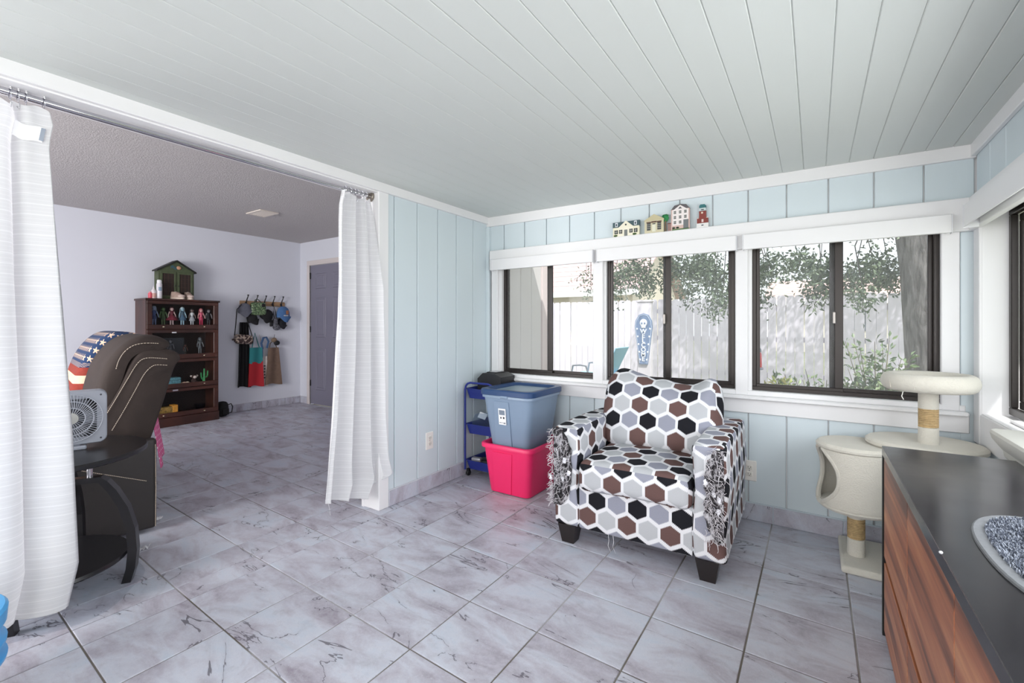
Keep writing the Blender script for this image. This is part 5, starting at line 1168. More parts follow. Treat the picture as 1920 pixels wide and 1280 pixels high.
# ---- on top of the bookcase
gh = thing('house_cabinet', 'green house shaped cabinet with dark louvre doors on the bookcase', 'cabinet', (-6.30, onX(332, 556, -6.24).y, BH)); GC = C((74, 84, 58), 0.6, var=0.15, vscale=25); hw_ = 0.178
MB().prism([(-hw_, 0), (hw_, 0), (hw_, 0.335), (0, 0.445), (-hw_, 0.335)], 'x', -0.07, 0.05).build('body', GC, gh, smooth=False)
for s in (-1, 1):
    MB().loft([[(x, s * (hw_ + 0.022), 0.322), (x, 0, 0.45), (x, 0, 0.465), (x, s * (hw_ + 0.022), 0.337)] for x in (-0.075, 0.07)]).build('roof', C((30, 30, 28), 0.6), gh, smooth=False)
    a, b = (0.008, 0.162) if s > 0 else (-0.162, -0.008)
    d_ = MB().box(0.05, 0.06, a, b, 0.02, 0.045, 0.002).box(0.05, 0.06, a, b, 0.30, 0.325, 0.002).box(0.05, 0.06, a, a + 0.02, 0.045, 0.30, 0.002).box(0.05, 0.06, b - 0.02, b, 0.045, 0.30, 0.002).build('door', GC, gh, smooth=False)
    MB().box(0.0502, 0.052, a + 0.02, b - 0.02, 0.045, 0.30).build('dark_screen', C((46, 34, 30), 0.7), d_, smooth=False)
    for k in range(3): y = a + 0.02 + (b - a - 0.04) * (k + 0.5) / 3; MB().box(0.052, 0.056, y - 0.003, y + 0.003, 0.045, 0.30).build('bar', C((66, 48, 40), 0.7), d_, smooth=False)
    for k in range(4): z = 0.095 + 0.05 * k; MB().box(0.052, 0.0555, a + 0.02, b - 0.02, z, z + 0.004).build('bar', C((60, 44, 38), 0.7), d_, smooth=False)
    MB().ell((0.064, s * 0.016, 0.16), (0.005, 0.005, 0.012), 8, 6).build('knob', C((30, 28, 26), 0.4), d_)
em = MB().ell((0.055, 0.02, 0.375), (0.012, 0.026, 0.022), 12, 8).build('painted_bloom', C((196, 150, 120), 0.6), gh); MB().slab(lambda u, v: (0.056, -0.06 + 0.07 * u, 0.36 + 0.03 * v + 0.012 * sin(u * 7)), 8, 4, 0.004).build('painted_leaf', C((54, 86, 96), 0.6), gh)
by_ = lambda p: onX(p, 552, -6.2).y
t = thing('spray_can', 'tall white spray can beside the green cabinet', 'spray can', (-6.19, by_(298), BH)); MB().lathe([(0, 0), (0.026, 0), (0.027, 0.004), (0.027, 0.165), (0.022, 0.178), (0, 0.178)], 24).build('can', C((222, 220, 226), 0.35), t, angle=25); MB().lathe([(0, 0.176), (0.022, 0.176), (0.022, 0.205), (0.016, 0.215), (0, 0.216)], 20).build('cap', C((238, 238, 240), 0.4), t, angle=25); MB().lathe([(0.0272, 0.09), (0.0275, 0.092), (0.0275, 0.13), (0.0272, 0.132)], 24, a0=-0.6, a1=0.6).build('label_band', C((140, 160, 180), 0.5), t)
t = thing('squeeze_bottle', 'white nozzle bottle with a peach label between can and pink bottle', 'bottle', (-6.19, by_(287.5), BH)); MB().lathe([(0, 0), (0.022, 0), (0.023, 0.004), (0.023, 0.085), (0.016, 0.1), (0.010, 0.105), (0.009, 0.115), (0.003, 0.142), (0, 0.143)], 20).build('body', C((228, 222, 224), 0.4), t, angle=25); MB().lathe([(0.0233, 0.01), (0.0236, 0.012), (0.0236, 0.06), (0.0233, 0.062)], 20).build('label_band', C((216, 170, 160), 0.5), t)
t = thing('pink_bottle', 'small pink bottle at the left end of the bookcase top', 'bottle', (-6.19, by_(281), BH)); MB().lathe([(0, 0), (0.019, 0), (0.02, 0.003), (0.02, 0.058), (0.014, 0.064), (0, 0.064)], 18).build('body', C((216, 86, 104), 0.4), t, angle=25); MB().lathe([(0, 0.063), (0.012, 0.063), (0.012, 0.076), (0, 0.077)], 16).build('cap', C((226, 130, 140), 0.4), t, angle=25)
def shoe(px, rz, label):
    t = thing('sneaker', label, 'shoe', (-6.165, by_(px), BH), rz, 'pair of worn sneakers on the bookcase')
    MB().loft([[(x * 1.0, y, z) for x, y in pts] for pts, z in (([(0.11 * cos(a) * (1 if cos(a) > 0 else .95), 0.042 * sin(a)) for a in [2 * pi * i / 24 for i in range(24)]], z_) for z_ in (0.0, 0.012, 0.022))]).build('sole', C((196, 180, 166), 0.7), t, angle=40)
    MB().loft([[(cx + rx * cos(a), ry * sin(a), z) for a in [2 * pi * i / 20 for i in range(20)]] for cx, rx, ry, z in ((0, 0.104, 0.039, 0.021), (0, 0.1, 0.039, 0.035), (-0.008, 0.088, 0.036, 0.052), (-0.025, 0.066, 0.032, 0.07), (-0.04, 0.045, 0.027, 0.088), (-0.042, 0.036, 0.02, 0.086), (-0.042, 0.03, 0.016, 0.06))]).build('upper', C((168, 146, 134), 0.85, var=0.15, vscale=60), t, angle=60)
    MB().ell((0.068, 0, 0.036), (0.038, 0.036, 0.02), 12, 8).build('toe_cap', C((206, 186, 176), 0.7), t)
    for k in range(4): MB().tube([(0.035 - 0.02 * k, -0.016, 0.062 + 0.008 * k), (0.037 - 0.02 * k, 0, 0.068 + 0.008 * k), (0.035 - 0.02 * k, 0.016, 0.062 + 0.008 * k)], 0.0028, 5).build('lace', C((222, 214, 206), 0.8), t)
shoe(330, 0.25, 'left worn beige sneaker in front of the green cabinet'); shoe(351, -0.1, 'right worn beige sneaker in front of the green cabinet')
# ---- backpack on the floor
t = thing('small_backpack', 'small black bag on the floor beside the bookcase', 'bag', (-6.27, 2.78, 0), 0.2)
MB().rbox(-0.06, 0.06, -0.065, 0.065, 0.0, 0.185, 0.045, 4, 4, lambda p: (p.x, p.y * (1.05 - 1.8 * max(0, p.z - 0.08)), p.z)).build('body', C((18, 18, 20), 0.8), t); MB().tube([(0, 0.06, 0.02), (0.01, 0.12, 0.03), (0.01, 0.135, 0.10), (0, 0.12, 0.14), (0, 0.05, 0.13)], 0.006, 6).build('strap', C((24, 24, 26), 0.7), t); MB().rbox(0.05, 0.075, -0.045, 0.045, 0.02, 0.10, 0.012, 3, 3).build('front_pocket', C((24, 24, 26), 0.8), t)

# ---- hook rail and what hangs from it
fpx = lambda x, y, d=0.0: onX(x, y, XF + d)
ra, rb_ = fpx(449, 570), fpx(533, 572); rz_ = 1.452
rail = thing('coat_rack', 'pine rail with five black double hooks on the far wall', 'coat rack', (XF, (ra.y + rb_.y) / 2, rz_))
MB().box(0, 0.018, ra.y - rail.location.y, rb_.y - rail.location.y, -0.032, 0.032, 0.003).build('board', PINE, rail, smooth=False)
HKY = [fpx(p, 565, 0.02).y for p in (461, 479, 495, 511, 527)]
for y in HKY:
    yy = y - rail.location.y
    h = MB().ell((0.022, yy, -0.005), (0.005, 0.016, 0.024), 10, 8).tube([(0.022, yy, 0.0), (0.04, yy + 0.004, 0.05), (0.055, yy + 0.01, 0.085), (0.058, yy + 0.012, 0.105)], [0.008, 0.007, 0.006, 0.008], 8).ell((0.058, yy + 0.012, 0.108), (0.013, 0.013, 0.008), 10, 6).tube([(0.022, yy, -0.015), (0.04, yy, -0.035), (0.052, yy, -0.02)], 0.005, 7)
    h.build('hook', C((26, 25, 28), 0.4), rail)
RG = 'things hanging on the coat rack'
def cap(px, py, rgb, label, d=0.06, rz=0.0, s=1.0, mat=None, tilt=0.0, brimc=None):
    q = fpx(px, py, d); t = thing('baseball_cap', label, 'cap', (q.x, q.y, q.z), 0, RG); t.rotation_euler = (tilt, 0, rz)
    m = mat or C(rgb, 0.85, var=0.12, vscale=40)
    # hangs by its back strap: crown up, brim down
    MB().loft([[(0.0 + rx * cos(a) * s, ry * sin(a) * s, z * s) for a in [2 * pi * i / 18 for i in range(18)]] for rx, ry, z in ((0.002, 0.002, 0.105), (0.02, 0.035, 0.10), (0.04, 0.066, 0.075), (0.052, 0.08, 0.03), (0.055, 0.083, -0.02), (0.05, 0.078, -0.035))]).build('crown', m, t, angle=60)
    MB().slab(lambda u, v: ((0.045 + 0.02 * sin(pi * u)) * s, (u - .5) * 0.15 * s * (1 - 0.45 * v * v), (-0.02 - 0.075 * v * sin(pi * (0.12 + 0.76 * u)) ** 0.6) * s), 12, 6, 0.004).build('brim', C(brimc, 0.85) if brimc else m, t, angle=60)
    return t
def mat_sequin():
    t_ = NT('green_sequins'); v = t_.n('ShaderNodeTexVoronoi'); v.inputs['Scale'].default_value = 110; t_.l(t_.coord(), v.inputs['Vector']); s3 = t_.sep(v.outputs['Color'])
    t_.color(t_.ramp(s3[0], [(0.0, lin((40, 60, 36))), (0.4, lin((96, 128, 84))), (0.7, lin((150, 170, 130))), (1.0, lin((222, 224, 214)))], 'CONSTANT')); t_.rough(0.3); return t_.m
SEQ = mat_sequin()
cap(459, 582, (104, 106, 118), 'grey cap hanging at the left end of the coat rack', 0.06, -0.3, 0.95, tilt=0.1)
cap(473, 598, (34, 33, 36), 'black and grey cap hanging below the sequin bag', 0.05, 0.2, 0.9, tilt=0.4)
q = fpx(484, 577, 0.075); t = thing('sequin_bag', 'green sequinned bag on the second hook of the coat rack', 'bag', (q.x, q.y, q.z), 0, RG)
MB().rbox(-0.03, 0.03, -0.105, 0.105, -0.10, 0.075, 0.028, 5, 4, lambda p: (p.x, p.y * (1 - 0.9 * max(0, p.z + 0.02)), p.z + 0.02 * p.y)).build('body', SEQ, t); MB().tube([(-0.01, -0.05, 0.06), (-0.015, -0.03, 0.11), (-0.02, 0.01, 0.115), (-0.01, 0.05, 0.07)], 0.006, 6).build('handle', C((60, 70, 56), 0.6), t); MB().ell((0.032, 0.055, 0.035), (0.008, 0.026, 0.026), 12, 8).build('patch', C((28, 28, 30), 0.5), t)
cap(499, 594, (22, 22, 25), 'black cap hanging in the middle of the coat rack', 0.05, 0.1, 1.05, tilt=-0.55)
t = cap(531, 590, (74, 112, 162), 'bright blue cap with a tan tag at the right end', 0.07, 0.1, 1.15)
MB().box(0.062, 0.066, 0.0, 0.04, 0.005, 0.062, 0.002).build('tan_tag', C((172, 116, 82), 0.7), t, smooth=False)
for k, (a, b) in enumerate(((-0.035, -0.022), (-0.018, -0.012), (-0.008, 0.004), (0.008, 0.014), (0.018, 0.034))): MB().box(0.0605, 0.066, a, b, -0.02, -0.006 + 0.004 * (k % 2), 0.001).build('white_stitching', C((226, 228, 232), 0.7), t, smooth=False)
t = cap(528, 607, (30, 31, 38), 'dark navy cap behind the bright blue cap', 0.03, 0, 0.8); 
# dark scarf / garment
def hang(px0, px1, py0, py1, d, rgb, name, label, cat, folds=3, amp=0.012, taper=1.0, mat=None, uv=None, skew=0.0, th_=0.012):
    a = fpx(px0, py0, d); b = fpx(px1, py1, d); t = thing(name, label, cat, (a.x, (a.y + b.y) / 2, b.z), 0, RG); W_ = b.y - a.y; H_ = a.z - b.z
    def f(u, v): wv = (taper + (1 - taper) * v); return (amp * sin(u * folds * 2 * pi + 1.2 * v), (u - .5) * W_ * wv + skew * v, H_ * (1 - v) + 0.012 * sin(u * 5) * v)
    MB().slab(f, 30, 24, th_).build('cloth_body', mat or C(rgb, 0.9, var=0.12, vscale=20), t, uv=uv, angle=80); return t, W_, H_
hang(445, 470, 604, 724, 0.03, (17, 17, 20), 'black_apron', 'long black garment hanging at the left of the coat rack', 'garment', 3, 0.014, 0.6)
# teal tote with a plain red lower half
def mat_tote():
    t_ = NT('teal_and_red_tote'); uvn = t_.n('ShaderNodeUVMap'); uvn.uv_map = 'UVMap'; o_ = t_.sep(uvn.outputs[0]); n_ = t_.noise(uvn.outputs[0], 9, 3)
    e = t_.math('ADD', o_[1], t_.math('MULTIPLY', n_, 0.16)); t_.color(t_.mix(t_.math('GREATER_THAN', e, 0.40), lin((176, 34, 44)), lin((44, 128, 132)))); t_.rough(0.8); return t_.m
t, W_, H_ = hang(465, 494, 652, 722, 0.05, (0, 0, 0), 'tote_bag', 'teal and red tote bag hanging from a strap on the coat rack', 'bag', 1, 0.01, 0.8, mat_tote(), lambda c, n: (c.y, c.z), 0.0, 0.03)
MB().tube([(0.0, -0.05, H_ - 0.01), (-0.01, -0.03, H_ + 0.10), (-0.015, -0.005, H_ + 0.2), (-0.01, 0.02, H_ + 0.1), (0, 0.05, H_ - 0.01)], 0.006, 6).build('strap', C((48, 120, 124), 0.8), t)
t, W_, H_ = hang(488, 502, 668, 722, 0.04, (200, 192, 188), 'cream_bag', 'narrow cream tote with dark lettering between the teal and brown bags', 'bag', 1, 0.006, 0.8, None, None, 0.0, 0.02)
for k in range(5): MB().box(0.0105, 0.016, -0.012 + 0.004 * (k % 2), 0.012, H_ * (0.25 + 0.1 * k), H_ * (0.25 + 0.1 * k) + 0.018, 0.002).build('dark_lettering', C((52, 48, 52), 0.8), t, smooth=False)
MB().tube([(0, -0.02, H_), (-0.005, -0.03, H_ + 0.16), (-0.01, -0.06, H_ + 0.3)], 0.005, 6).build('strap', C((186, 180, 178), 0.8), t)
t, W_, H_ = hang(497, 528, 652, 718, 0.05, (116, 94, 80), 'brown_bag', 'brown canvas shopping bag hanging at the right of the coat rack', 'bag', 1, 0.010, 0.62, None, None, 0.0, 0.03)
MB().tube([(0.0, -0.06, H_ - 0.01), (-0.01, -0.04, H_ + 0.06), (-0.01, 0.0, H_ + 0.1), (-0.01, 0.03, H_ + 0.05), (0, 0.05, H_ - 0.01)], 0.006, 6).build('strap', C((96, 78, 66), 0.8), t)
q = fpx(496, 643, 0.05); t = thing('blue_lanyard_bag', 'blue strap loop hanging above the brown bag', 'strap', (q.x, q.y, q.z), 0, RG)
MB().tube([(0, -0.03, -0.08), (0.01, -0.05, 0.0), (0.01, -0.02, 0.075), (0.01, 0.02, 0.08), (0.01, 0.05, 0.02), (0, 0.03, -0.07)], 0.014, 8).build('loop', C((62, 92, 132), 0.8), t); MB().tube([(0, -0.03, -0.08), (0, -0.03, -0.2)], 0.010, 6).build('tail', C((70, 100, 138), 0.8), t)
# crossbody bag
def mat_patch():
    t_ = NT('brown_cream_patchwork'); n_ = t_.noise(t_.coord(), 24, 2, 0.5, 0.6); t_.color(t_.ramp(n_, [(0.40, lin((62, 46, 44))), (0.47, lin((96, 80, 78))), (0.53, lin((196, 178, 160))), (0.62, lin((120, 110, 110)))], 'CONSTANT')); t_.rough(0.7); return t_.m
q = fpx(457, 636, 0.09); t = thing('crossbody_bag', 'brown and cream patterned crossbody bag hanging on a long black strap', 'bag', (q.x, q.y, q.z), 0, RG)
MB().rbox(-0.045, 0.045, -0.118, 0.118, -0.062, 0.062, 0.042, 4, 4, lambda p: (p.x, p.y, p.z - 0.10 * p.y)).build('body', mat_patch(), t)
MB().tube([(0, -0.115, 0.05), (0.0, -0.10, 0.2), (-0.02, -0.075, 0.40), (-0.02, -0.02, 0.46), (-0.01, 0.02, 0.42), (-0.03, 0.06, 0.25), (0, 0.11, 0.04)], 0.006, 6).build('strap', C((22, 22, 25), 0.6), t); MB().ell((0, -0.135, 0.0), (0.012, 0.014, 0.012), 8, 6).build('ring', C((90, 80, 74), 0.4, metal=0.5), t)
q = fpx(517, 600, 0.06); t = thing('fuzzy_pouch', 'black and white knitted pouch on cords on the fourth hook', 'pouch', (q.x, q.y, q.z), 0, RG)
KN = M('black_white_knit', (96, 96, 104), 0.9, var=0.8, vscale=70)
MB().ell((0, 0.012, -0.10), (0.035, 0.055, 0.045), 14, 10).build('pom', KN, t); MB().rbox(-0.02, 0.02, -0.035, 0.03, -0.10, 0.03, 0.018, 4, 3).build('pouch_body', KN, t); MB().tube([(0, -0.02, 0.02), (-0.01, -0.03, 0.10), (-0.015, -0.015, 0.19), (-0.01, 0.005, 0.10), (0, 0.015, 0.02)], 0.005, 6).build('cord', C((26, 26, 30), 0.7), t); MB().rbox(-0.03, 0.0, -0.075, -0.035, -0.09, 0.0, 0.01, 3, 2).build('key_case', C((22, 22, 25), 0.6), t)
q = fpx(515, 640, 0.06); t = thing('mini_cap_keyring', 'tan and black little caps hanging above the brown bag', 'ornament', (q.x, q.y, q.z), 0, RG)
MB().ell((0, -0.008, 0.02), (0.03, 0.04, 0.035), 12, 8).build('tan_cap', C((128, 108, 88), 0.8), t); MB().ell((0.01, 0.025, -0.02), (0.025, 0.045, 0.035), 12, 8).build('black_cap', C((24, 24, 28), 0.7), t); MB().tube([(0, -0.01, 0.04), (0, 0.0, 0.10)], 0.003, 5).build('cord', C((40, 40, 44), 0.7), t)

# ================================================================== outdoors
GZ = -0.15
def mat_ground():
    t = NT('dry_lawn'); f = t.noise(t.pos(), 3, 5); g = t.noise(t.pos(), 60, 3); t.color(t.mix(g, t.mix(f, lin((120, 126, 84)), lin((168, 158, 128))), lin((96, 110, 66)))); t.rough(1.0); t.bump(g, 0.8, 0.02); return t.m
struct(MB().box(-40, 40, YW + 0.12, 45, GZ - 0.1, GZ).build('ground', mat_ground(), smooth=False), 'lawn outside the windows')
struct(MB().box(XR + 0.14, 40, -30, YW + 0.12, GZ - 0.1, GZ).box(-40, XR + 0.14, -30, -2.62, GZ - 0.1, GZ).build('ground', mat_ground(), smooth=False), 'lawn beside and behind the sunroom')
# outer wall of the back room seen through the leftmost window
SID = mat_paint('cream_siding_paint', (222, 216, 214), 0.7, (1, 1, 0.06), 0.15)
we = sroot('wall_exterior', 'cream board siding of the house wing outside the leftmost window')
for k in range(4):
    a = 3.165 + 0.19 * k; MB().box(XL - BT, XL - 0.002, a + 0.003, a + 0.187, GZ, 2.42, 0.003).build('board', SID, we, smooth=False)
MB().box(XL - 0.15, XL + 0.012, 3.925, 4.05, GZ, 2.42, 0.003).build('corner_trim', C((226, 210, 208), 0.7), we, smooth=False)
# fence
FY = 9.5
FEN = mat_paint('white_fence_paint', (220, 213, 224), 0.8, (1, 1, 0.08), 0.3, 0.06)
fence = thing('picket_fence', 'white painted dog eared board fence across the yard', 'fence', (-1.5, FY, GZ))
pk_m = MB().prism([(-0.066, 0.02), (0.066, 0.02), (0.066, 1.80), (0.04, 1.835), (-0.04, 1.835), (-0.066, 1.80)], 'y', -0.01, 0.01).mesh('picket', smooth=False); pk_m.materials.append(FEN)
rnd = random.Random(3)
for k in range(84):
    o = put('picket', pk_m, fence, (-6.8 + 0.1415 * k, rnd.uniform(-0.004, 0.004), rnd.uniform(-0.012, 0.012))); o.rotation_euler = (0, rnd.uniform(-0.006, 0.006), 0)
for z in (0.35, 1.0, 1.55): MB().box(-7, 5.1, 0.011, 0.05, z, z + 0.09).build('rail', FEN, fence, smooth=False)
for k in range(6): MB().box(-6.6 + 2.3 * k, -6.5 + 2.3 * k, 0.05, 0.15, 0, 1.75).build('post', FEN, fence, smooth=False)
# neighbouring houses
def nhouse(name, label, x0, x1, y0, y1, ze, zr, wall, roofc):
    t = thing(name, label, 'house', ((x0 + x1) / 2, (y0 + y1) / 2, GZ), 0); ym = (y0 + y1) / 2
    MB().box(x0 + 0.4, x1 - 0.4, y0 + 0.5, y1 - 0.5, GZ, ze).build('wall', C(wall, 0.8), t, smooth=False)
    RM = M(name + '_shingles', roofc, 0.9, var=0.12, vscale=6)
    for s in (0, 1):
        ya = y0 if s == 0 else y1; n = 10
        for k in range(n):
            a = k / n; b = (k + 1) / n; p = lambda f, dz: (ya + (ym - ya) * f, ze + (zr - ze) * f + dz)
            q = [p(a, 0.03), p(b, 0.0), p(b, 0.06), p(a, 0.09)]; MB().prism(q, 'x', x0, x1).build('shingle_course', RM, t, smooth=False)
    MB().box(x0, x1, y0 - 0.03, y0 + 0.02, ze - 0.16, ze + 0.06).build('fascia', C((232, 230, 232), 0.6), t, smooth=False)
    for xx in (x0 + 0.4, x1 - 0.42): MB().prism([(y0 + 0.5, ze), (y1 - 0.5, ze), (ym, zr - 0.1)], 'x', xx, xx + 0.02).build('gable', C(wall, 0.8), t, smooth=False)
    for k in range(2):
        xx = x0 + (x1 - x0) * (0.3 + 0.4 * k); w = MB().box(xx - 0.6, xx + 0.6, y0 + 0.46, y0 + 0.5, 0.9, 2.0).build('window', C((80, 86, 96), 0.2), t, smooth=False); MB().box(xx - 0.03, xx + 0.03, y0 + 0.44, y0 + 0.46, 0.9, 2.0).build('muntin', C((230, 230, 232), 0.5), w, smooth=False)
    settle(t)
nhouse('neighbour_house', 'neighbour house with a dusty red roof beyond the fence at left', -15, -5.4, 16.5, 24, 2.45, 4.9, (206, 196, 180), (204, 172, 170))
nhouse('distant_house', 'distant low house with a pale red roof behind the tree', -2.2, 12, 26, 34, 2.3, 3.6, (210, 202, 190), (208, 178, 170))
# tree
def mat_bark():
    t = NT('oak_bark'); p = t.mapping(t.pos(), (1, 1, 0.22)); f = t.noise(p, 26, 5, 0.65, 0.4); t.color(t.ramp(f, [(0.35, lin((84, 78, 78))), (0.55, lin((132, 126, 126))), (0.7, lin((160, 154, 152)))])); t.rough(1.0); t.bump(f, 1.0, 0.03); return t.m
BARK = mat_bark()
tree = thing('oak_tree', 'grey trunked oak tree with small hanging leaves outside the right window', 'tree', (0.95, 5.5, GZ))
def trunkr(p): return p
rn = random.Random(9)
MB().tube([(0.02, 0, -0.05), (0.0, 0, 0.3), (-0.03, 0, 1.0), (-0.07, 0, 1.8), (-0.12, 0.02, 2.4), (-0.2, 0.05, 3.2), (-0.3, 0.1, 4.4)], [0.34, 0.27, 0.235, 0.23, 0.24, 0.2, 0.12], 18).build('trunk', BARK, tree)
limbs = [[(-0.1, 0, 2.2), (-0.6, -0.1, 2.5), (-1.5, 0.1, 2.75), (-2.6, 0.3, 2.9), (-3.6, 0.4, 2.85)], [(-0.1, 0, 2.5), (-0.5, -0.6, 3.0), (-1.2, -1.0, 3.4), (-2.2, -0.9, 3.6)], [(-0.1, 0, 2.6), (0.4, 0.3, 3.1), (1.2, 0.5, 3.4), (2.2, 0.4, 3.6)], [(-0.15, 0, 2.9), (-0.5, 0.8, 3.4), (-1.2, 1.5, 3.6)], [(-0.2, 0, 3.0), (-0.3, 1.2, 3.5), (-0.9, 2.2, 3.6), (-2.0, 2.7, 3.7), (-2.9, 2.9, 3.7)], [(-0.2, 0.1, 3.2), (0.2, 1.4, 3.5), (0.9, 2.4, 3.7), (2.2, 2.7, 3.7)]]
for L in limbs: MB().tube(L, [0.10 - 0.018 * i for i in range(len(L))], 10).build('limb', BARK, tree)
lv = MB(); LEAF = [C((96, 112, 88), 0.5), C((136, 150, 122), 0.5), C((78, 94, 78), 0.5)]
def leaf(m, p, d, l, w, mi):
    d = d.normalized(); s_ = d.cross(Vector((rn.uniform(-1, 1), rn.uniform(-1, 1), rn.uniform(-1, 1))));
    if s_.length < 1e-3: return
    s_.normalize(); n_ = d.cross(s_) * 0.12 * l
    m.add([p, p + d * l * .5 + s_ * w + n_, p + d * l, p + d * l * .5 - s_ * w + n_], [(0, 1, 2), (0, 2, 3)], mi)
def cluster(m, c, r, n, twigs=None, l=0.045):
    for k in range(n):
        q = Vector((rn.gauss(0, 1), rn.gauss(0, 1), rn.gauss(0, 1))) * r * 0.55; p = Vector(c) + q
        leaf(m, p, Vector((rn.uniform(-1, 1), rn.uniform(-1, 1), rn.uniform(-1.3, .3))), l * rn.uniform(.7, 1.3), l * 0.22, rn.choice((0, 0, 1, 2)))
tw = MB()
for k in range(230):
    L = rn.choice(limbs); i = rn.randrange(1, len(L)); f = rn.random(); b = Vector(L[i - 1]).lerp(Vector(L[i]), f)
    c = b + Vector((rn.uniform(-.5, .5), rn.uniform(-.6, .6), rn.uniform(-0.45, 0.9)))
    tw.tube([b, b.lerp(c, .5) + Vector((0, 0, 0.1)), c], [0.012, 0.008, 0.004], 4); cluster(lv, c, 0.26, 85, l=0.055)
for k in range(150):  # clusters out of view, added with the last limbs to shade the fence
    c = Vector((rn.uniform(-2.7, 2.6), rn.uniform(2.0, 3.3), rn.uniform(3.2, 4.3))); b = min((Vector(p) for L in limbs[4:] for p in L), key=lambda p: (p - c).length)
    tw.tube([b, b.lerp(c, .5) + Vector((0, 0, 0.08)), c], [0.012, 0.008, 0.004], 4); cluster(lv, c, 0.30, 75, l=0.07)
# low hanging sprays in front of the fence, framed by the windows
for px, py, n in ((1300, 510, 240), (1340, 520, 300), (1290, 545, 140), (1355, 555, 160), (1335, 580, 60), (1320, 492, 260), (1165, 520, 200), (1190, 500, 220), (1215, 530, 160), (1270, 500, 260), (1440, 500, 240), (1420, 520, 160), (1500, 495, 220), (1540, 510, 260), (1535, 545, 160), (1600, 520, 240), (1640, 500, 260), (1620, 555, 110), (1670, 520, 220), (1427, 560, 70), (1150, 545, 90), (1100, 520, 40), (1108, 548, 30)):
    Yp = rn.uniform(5.0, 6.2); q = onY(px, py, Yp) - Vector(tree.location)
    tw.tube([q + Vector((rn.uniform(-.2, .2), 0.1, 1.2)), q + Vector((rn.uniform(-.1, .1), 0.05, 0.5)), q, q + Vector((rn.uniform(-.08, .08), 0, -0.15))], [0.008, 0.006, 0.004, 0.002], 4); cluster(lv, q, 0.16, int(n * 1.9), l=0.055)
o = tw.build('twigs', BARK, tree); o['kind'] = 'stuff'
o = lv.build('foliage', LEAF, tree, smooth=False); o['kind'] = 'stuff'
# shrub and weeds below the right window
def sprig(name, label, base_px, Y, tops, leaves, cat='shrub', l=0.05, cols=None):
    b = onY(base_px, 700, Y); t = thing(name, label, cat, (b.x, Y, GZ)); st = MB(); lf = MB()
    for px, py in tops:
        e = onY(px, py, Y + rn.uniform(-.25, .25)) - Vector(t.location); a = Vector((rn.uniform(-.03, .03), rn.uniform(-.03, .03), 0)); mid = a.lerp(e, .55) + Vector((0, 0, 0.12)); pts = [a, a.lerp(mid, .5) + Vector((0, 0, .05)), mid, e]
        st.tube(pts, [0.006, 0.005, 0.004, 0.002], 5)
        for k in range(leaves):
            f = rn.uniform(0.25, 1.0); p = mid.lerp(e, (f - .5) * 2) if f > .5 else a.lerp(mid, f * 2); d = Vector((rn.uniform(-1, 1), rn.uniform(-.6, .6), rn.uniform(-.3, 1)))
            leaf(lf, p + d.normalized() * 0.02, d, l * rn.uniform(.6, 1.3), l * .24, rn.choice((0, 0, 1, 2)))
    o = st.build('stems', C((104, 96, 78), 0.8), t); o['kind'] = 'stuff'; o = lf.build('leaves', cols or [C((104, 124, 84), 0.5), C((136, 152, 108), 0.5), C((84, 104, 76), 0.5)], t, smooth=False); o['kind'] = 'stuff'
sprig('garden_shrub', 'tall leggy green shrub behind the cat tree window', 1650, 4.6, [(1600, 635), (1612, 650), (1590, 690), (1640, 640), (1655, 655), (1668, 632), (1690, 672), (1705, 668), (1640, 690), (1630, 670), (1610, 715), (1660, 700), (1585, 640), (1675, 690)], 46)
sprig('garden_shrub', 'low spreading twig plant left of the tall shrub', 1545, 4.4, [(1450, 702), (1470, 700), (1490, 706), (1510, 692), (1525, 705), (1535, 715), (1550, 712), (1505, 712)], 22)
YEL = [C((170, 178, 96), 0.6), C((140, 156, 84), 0.6), C((190, 180, 110), 0.6)]
for px, lb_ in ((1445, 'yellow green weed tuft at the left of the right window'), (1480, 'small weed tuft beside the window mullion'), (1600, 'leafy weed clump at the foot of the tall shrub'), (1650, 'grassy weed clump right of the tall shrub'), (1700, 'grassy weed clump at the foot of the oak tree')):
    sprig('weed_clump', lb_, px, 4.3, [(px + rn.uniform(-28, 28), rn.uniform(715, 736)) for k in range(26)], 14, 'weeds', 0.055, YEL if px < 1500 or px == 1700 else None)
# welcome sign on its post
Ys = 5.0; c0 = onY(1207, 635, Ys); dsc = 1 / (F / (c0 - Vector((0, 0, CAMZ))).dot(fw))
wp = thing('sign_post', 'pale wooden post carrying the welcome sign in the yard', 'post', (c0.x, Ys + 0.05, GZ))
MB().box(-0.075, 0.075, -0.04, 0.04, 0, onY(1207, 566, Ys).z - GZ, 0.004).build('timber', C((224, 218, 222), 0.8, var=0.05, vscale=8), wp, smooth=False)
MB().box(-0.085, 0.085, -0.05, 0.05, onY(1207, 566, Ys).z - GZ - 0.0, onY(1207, 566, Ys).z - GZ + 0.02, 0.004).build('cap', C((224, 218, 222), 0.8), wp, smooth=False)
ws = thing('welcome_sign', 'blue grey coffin shaped welcome sign hung on the yard post', 'sign', (c0.x, Ys, c0.z)); 
cof = [(-0.045, -0.28), (0.045, -0.28), (0.098, 0.13), (0.09, 0.20), (0.05, 0.265), (0.0, 0.28), (-0.05, 0.265), (-0.09, 0.20), (-0.098, 0.13)]
MB().prism(cof, 'y', -0.012, 0.008).build('board', C((112, 134, 168), 0.7, var=0.06, vscale=20), ws, smooth=False)
MB().tube([(x * .9, -0.013, z * .955) for x, z in cof], 0.0028, 5, closed=True).build('border_line', C((206, 214, 228), 0.6), ws)
SW = C((236, 238, 244), 0.6)
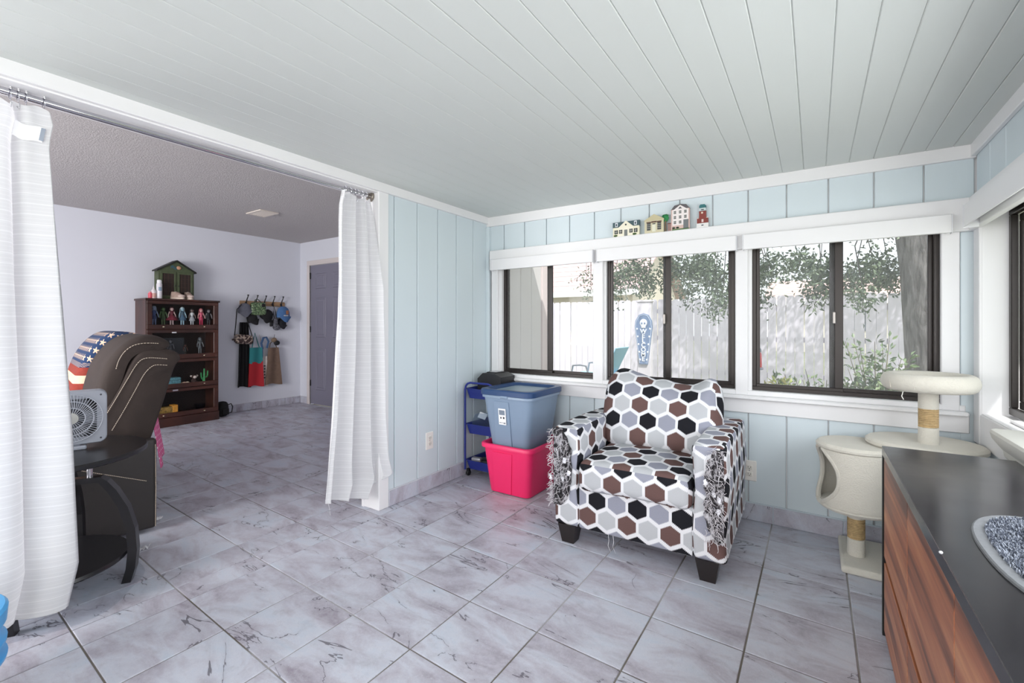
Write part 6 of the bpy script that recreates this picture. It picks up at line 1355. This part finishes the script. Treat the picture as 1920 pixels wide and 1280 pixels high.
sk = MB().ell((0, -0.013, 0.175), (0.042, 0.007, 0.044), 16, 10).rbox(-0.024, 0.024, -0.02, -0.008, 0.118, 0.15, 0.008, 3, 2).build('skull_emblem', SW, ws)
for s in (-1, 1): MB().ell((s * 0.016, -0.0195, 0.172), (0.010, 0.003, 0.011), 10, 6).build('eye_hole', C((120, 140, 170), 0.7), sk)
for i, chh in enumerate('WELCOME'):
    me = text_mesh(chh, 0.068, 0.003); me.materials.append(SW); o = put('letter', me, ws, (0, -0.014, 0.082 - 0.051 * i), (pi / 2, 0, 0))
for s in (-1, 1):
    for k in range(5):
        z = 0.11 - 0.085 * k; x = s * (0.082 - 0.010 * k); MB().ell((x * 0.88, -0.0125, z), (0.009, 0.003, 0.012), 8, 6).build('scroll_mark', SW, ws)
# red feeder under the eave
fq = onY(1421, 673, 3.42); t = thing('bird_feeder', 'red glass bird feeder hanging outside the window edge', 'feeder', (fq.x, 3.42, fq.z - 0.07)); z_t = 2.10 - (fq.z - 0.07)
MB().lathe([(0, 0.015), (0.022, 0.015), (0.024, 0.03), (0.022, 0.105), (0.014, 0.118), (0, 0.12)], 20).build('bottle', C((206, 40, 52), 0.25), t); MB().lathe([(0, 0), (0.03, 0), (0.034, 0.006), (0.03, 0.016), (0, 0.016)], 24).build('dish', C((150, 146, 160), 0.4), t); MB().lathe([(0, 0.118), (0.02, 0.118), (0.022, 0.128), (0.018, 0.142), (0, 0.145)], 20).build('cap', C((110, 112, 126), 0.4), t); MB().tube([(0, 0, 0.14), (0, 0, z_t + 0.01)], 0.0012, 5).build('wire', C((90, 90, 96), 0.4, metal=0.6), t)
# folding lawn chair
l0 = onY(1070, 690, 5.0).x; r0 = onY(1106, 690, 5.0).x; zt_ = onY(1088, 684, 5.0).z
lc_ = thing('lawn_chair', 'light blue lawn chair with grey tube arms below the leftmost windows', 'chair', ((l0 + r0) / 2, 5.2, GZ)); cxl = (l0 + r0) / 2; hwx = (r0 - l0) / 2; TB = C((150, 152, 158), 0.3, metal=0.6); h_ = zt_ - GZ
for y in (-0.2, 0.28): MB().tube([(-hwx - 0.05, y, 0), (-hwx, y, h_ * .8), (-hwx + 0.03, y, h_ - .01), (0, y, h_), (hwx - 0.05, y, h_ - 0.01), (hwx - 0.01, y, h_ * .85), (hwx + 0.07, y, 0)], 0.012, 8).build('arm_frame', TB, lc_)
LB = C((150, 204, 232), 0.6); sz_ = onY(1090, 703, 5.0).z - GZ
MB().slab(lambda u, v: (-hwx - 0.02 + (2 * hwx + 0.22) * u, -0.18 + 0.44 * v, sz_ + 0.0 - 0.02 * sin(pi * u) + 0.02 * u), 10, 6, 0.01).build('seat', LB, lc_)
bz = onY(1148, 656, 5.0).z - GZ; bxx = onY(1150, 656, 5.0).x - cxl
MB().slab(lambda u, v: (hwx + 0.16 + (bxx - hwx - 0.14) * v, -0.18 + 0.44 * u, sz_ + 0.02 + (bz - sz_) * v), 6, 10, 0.01).build('backrest', LB, lc_)
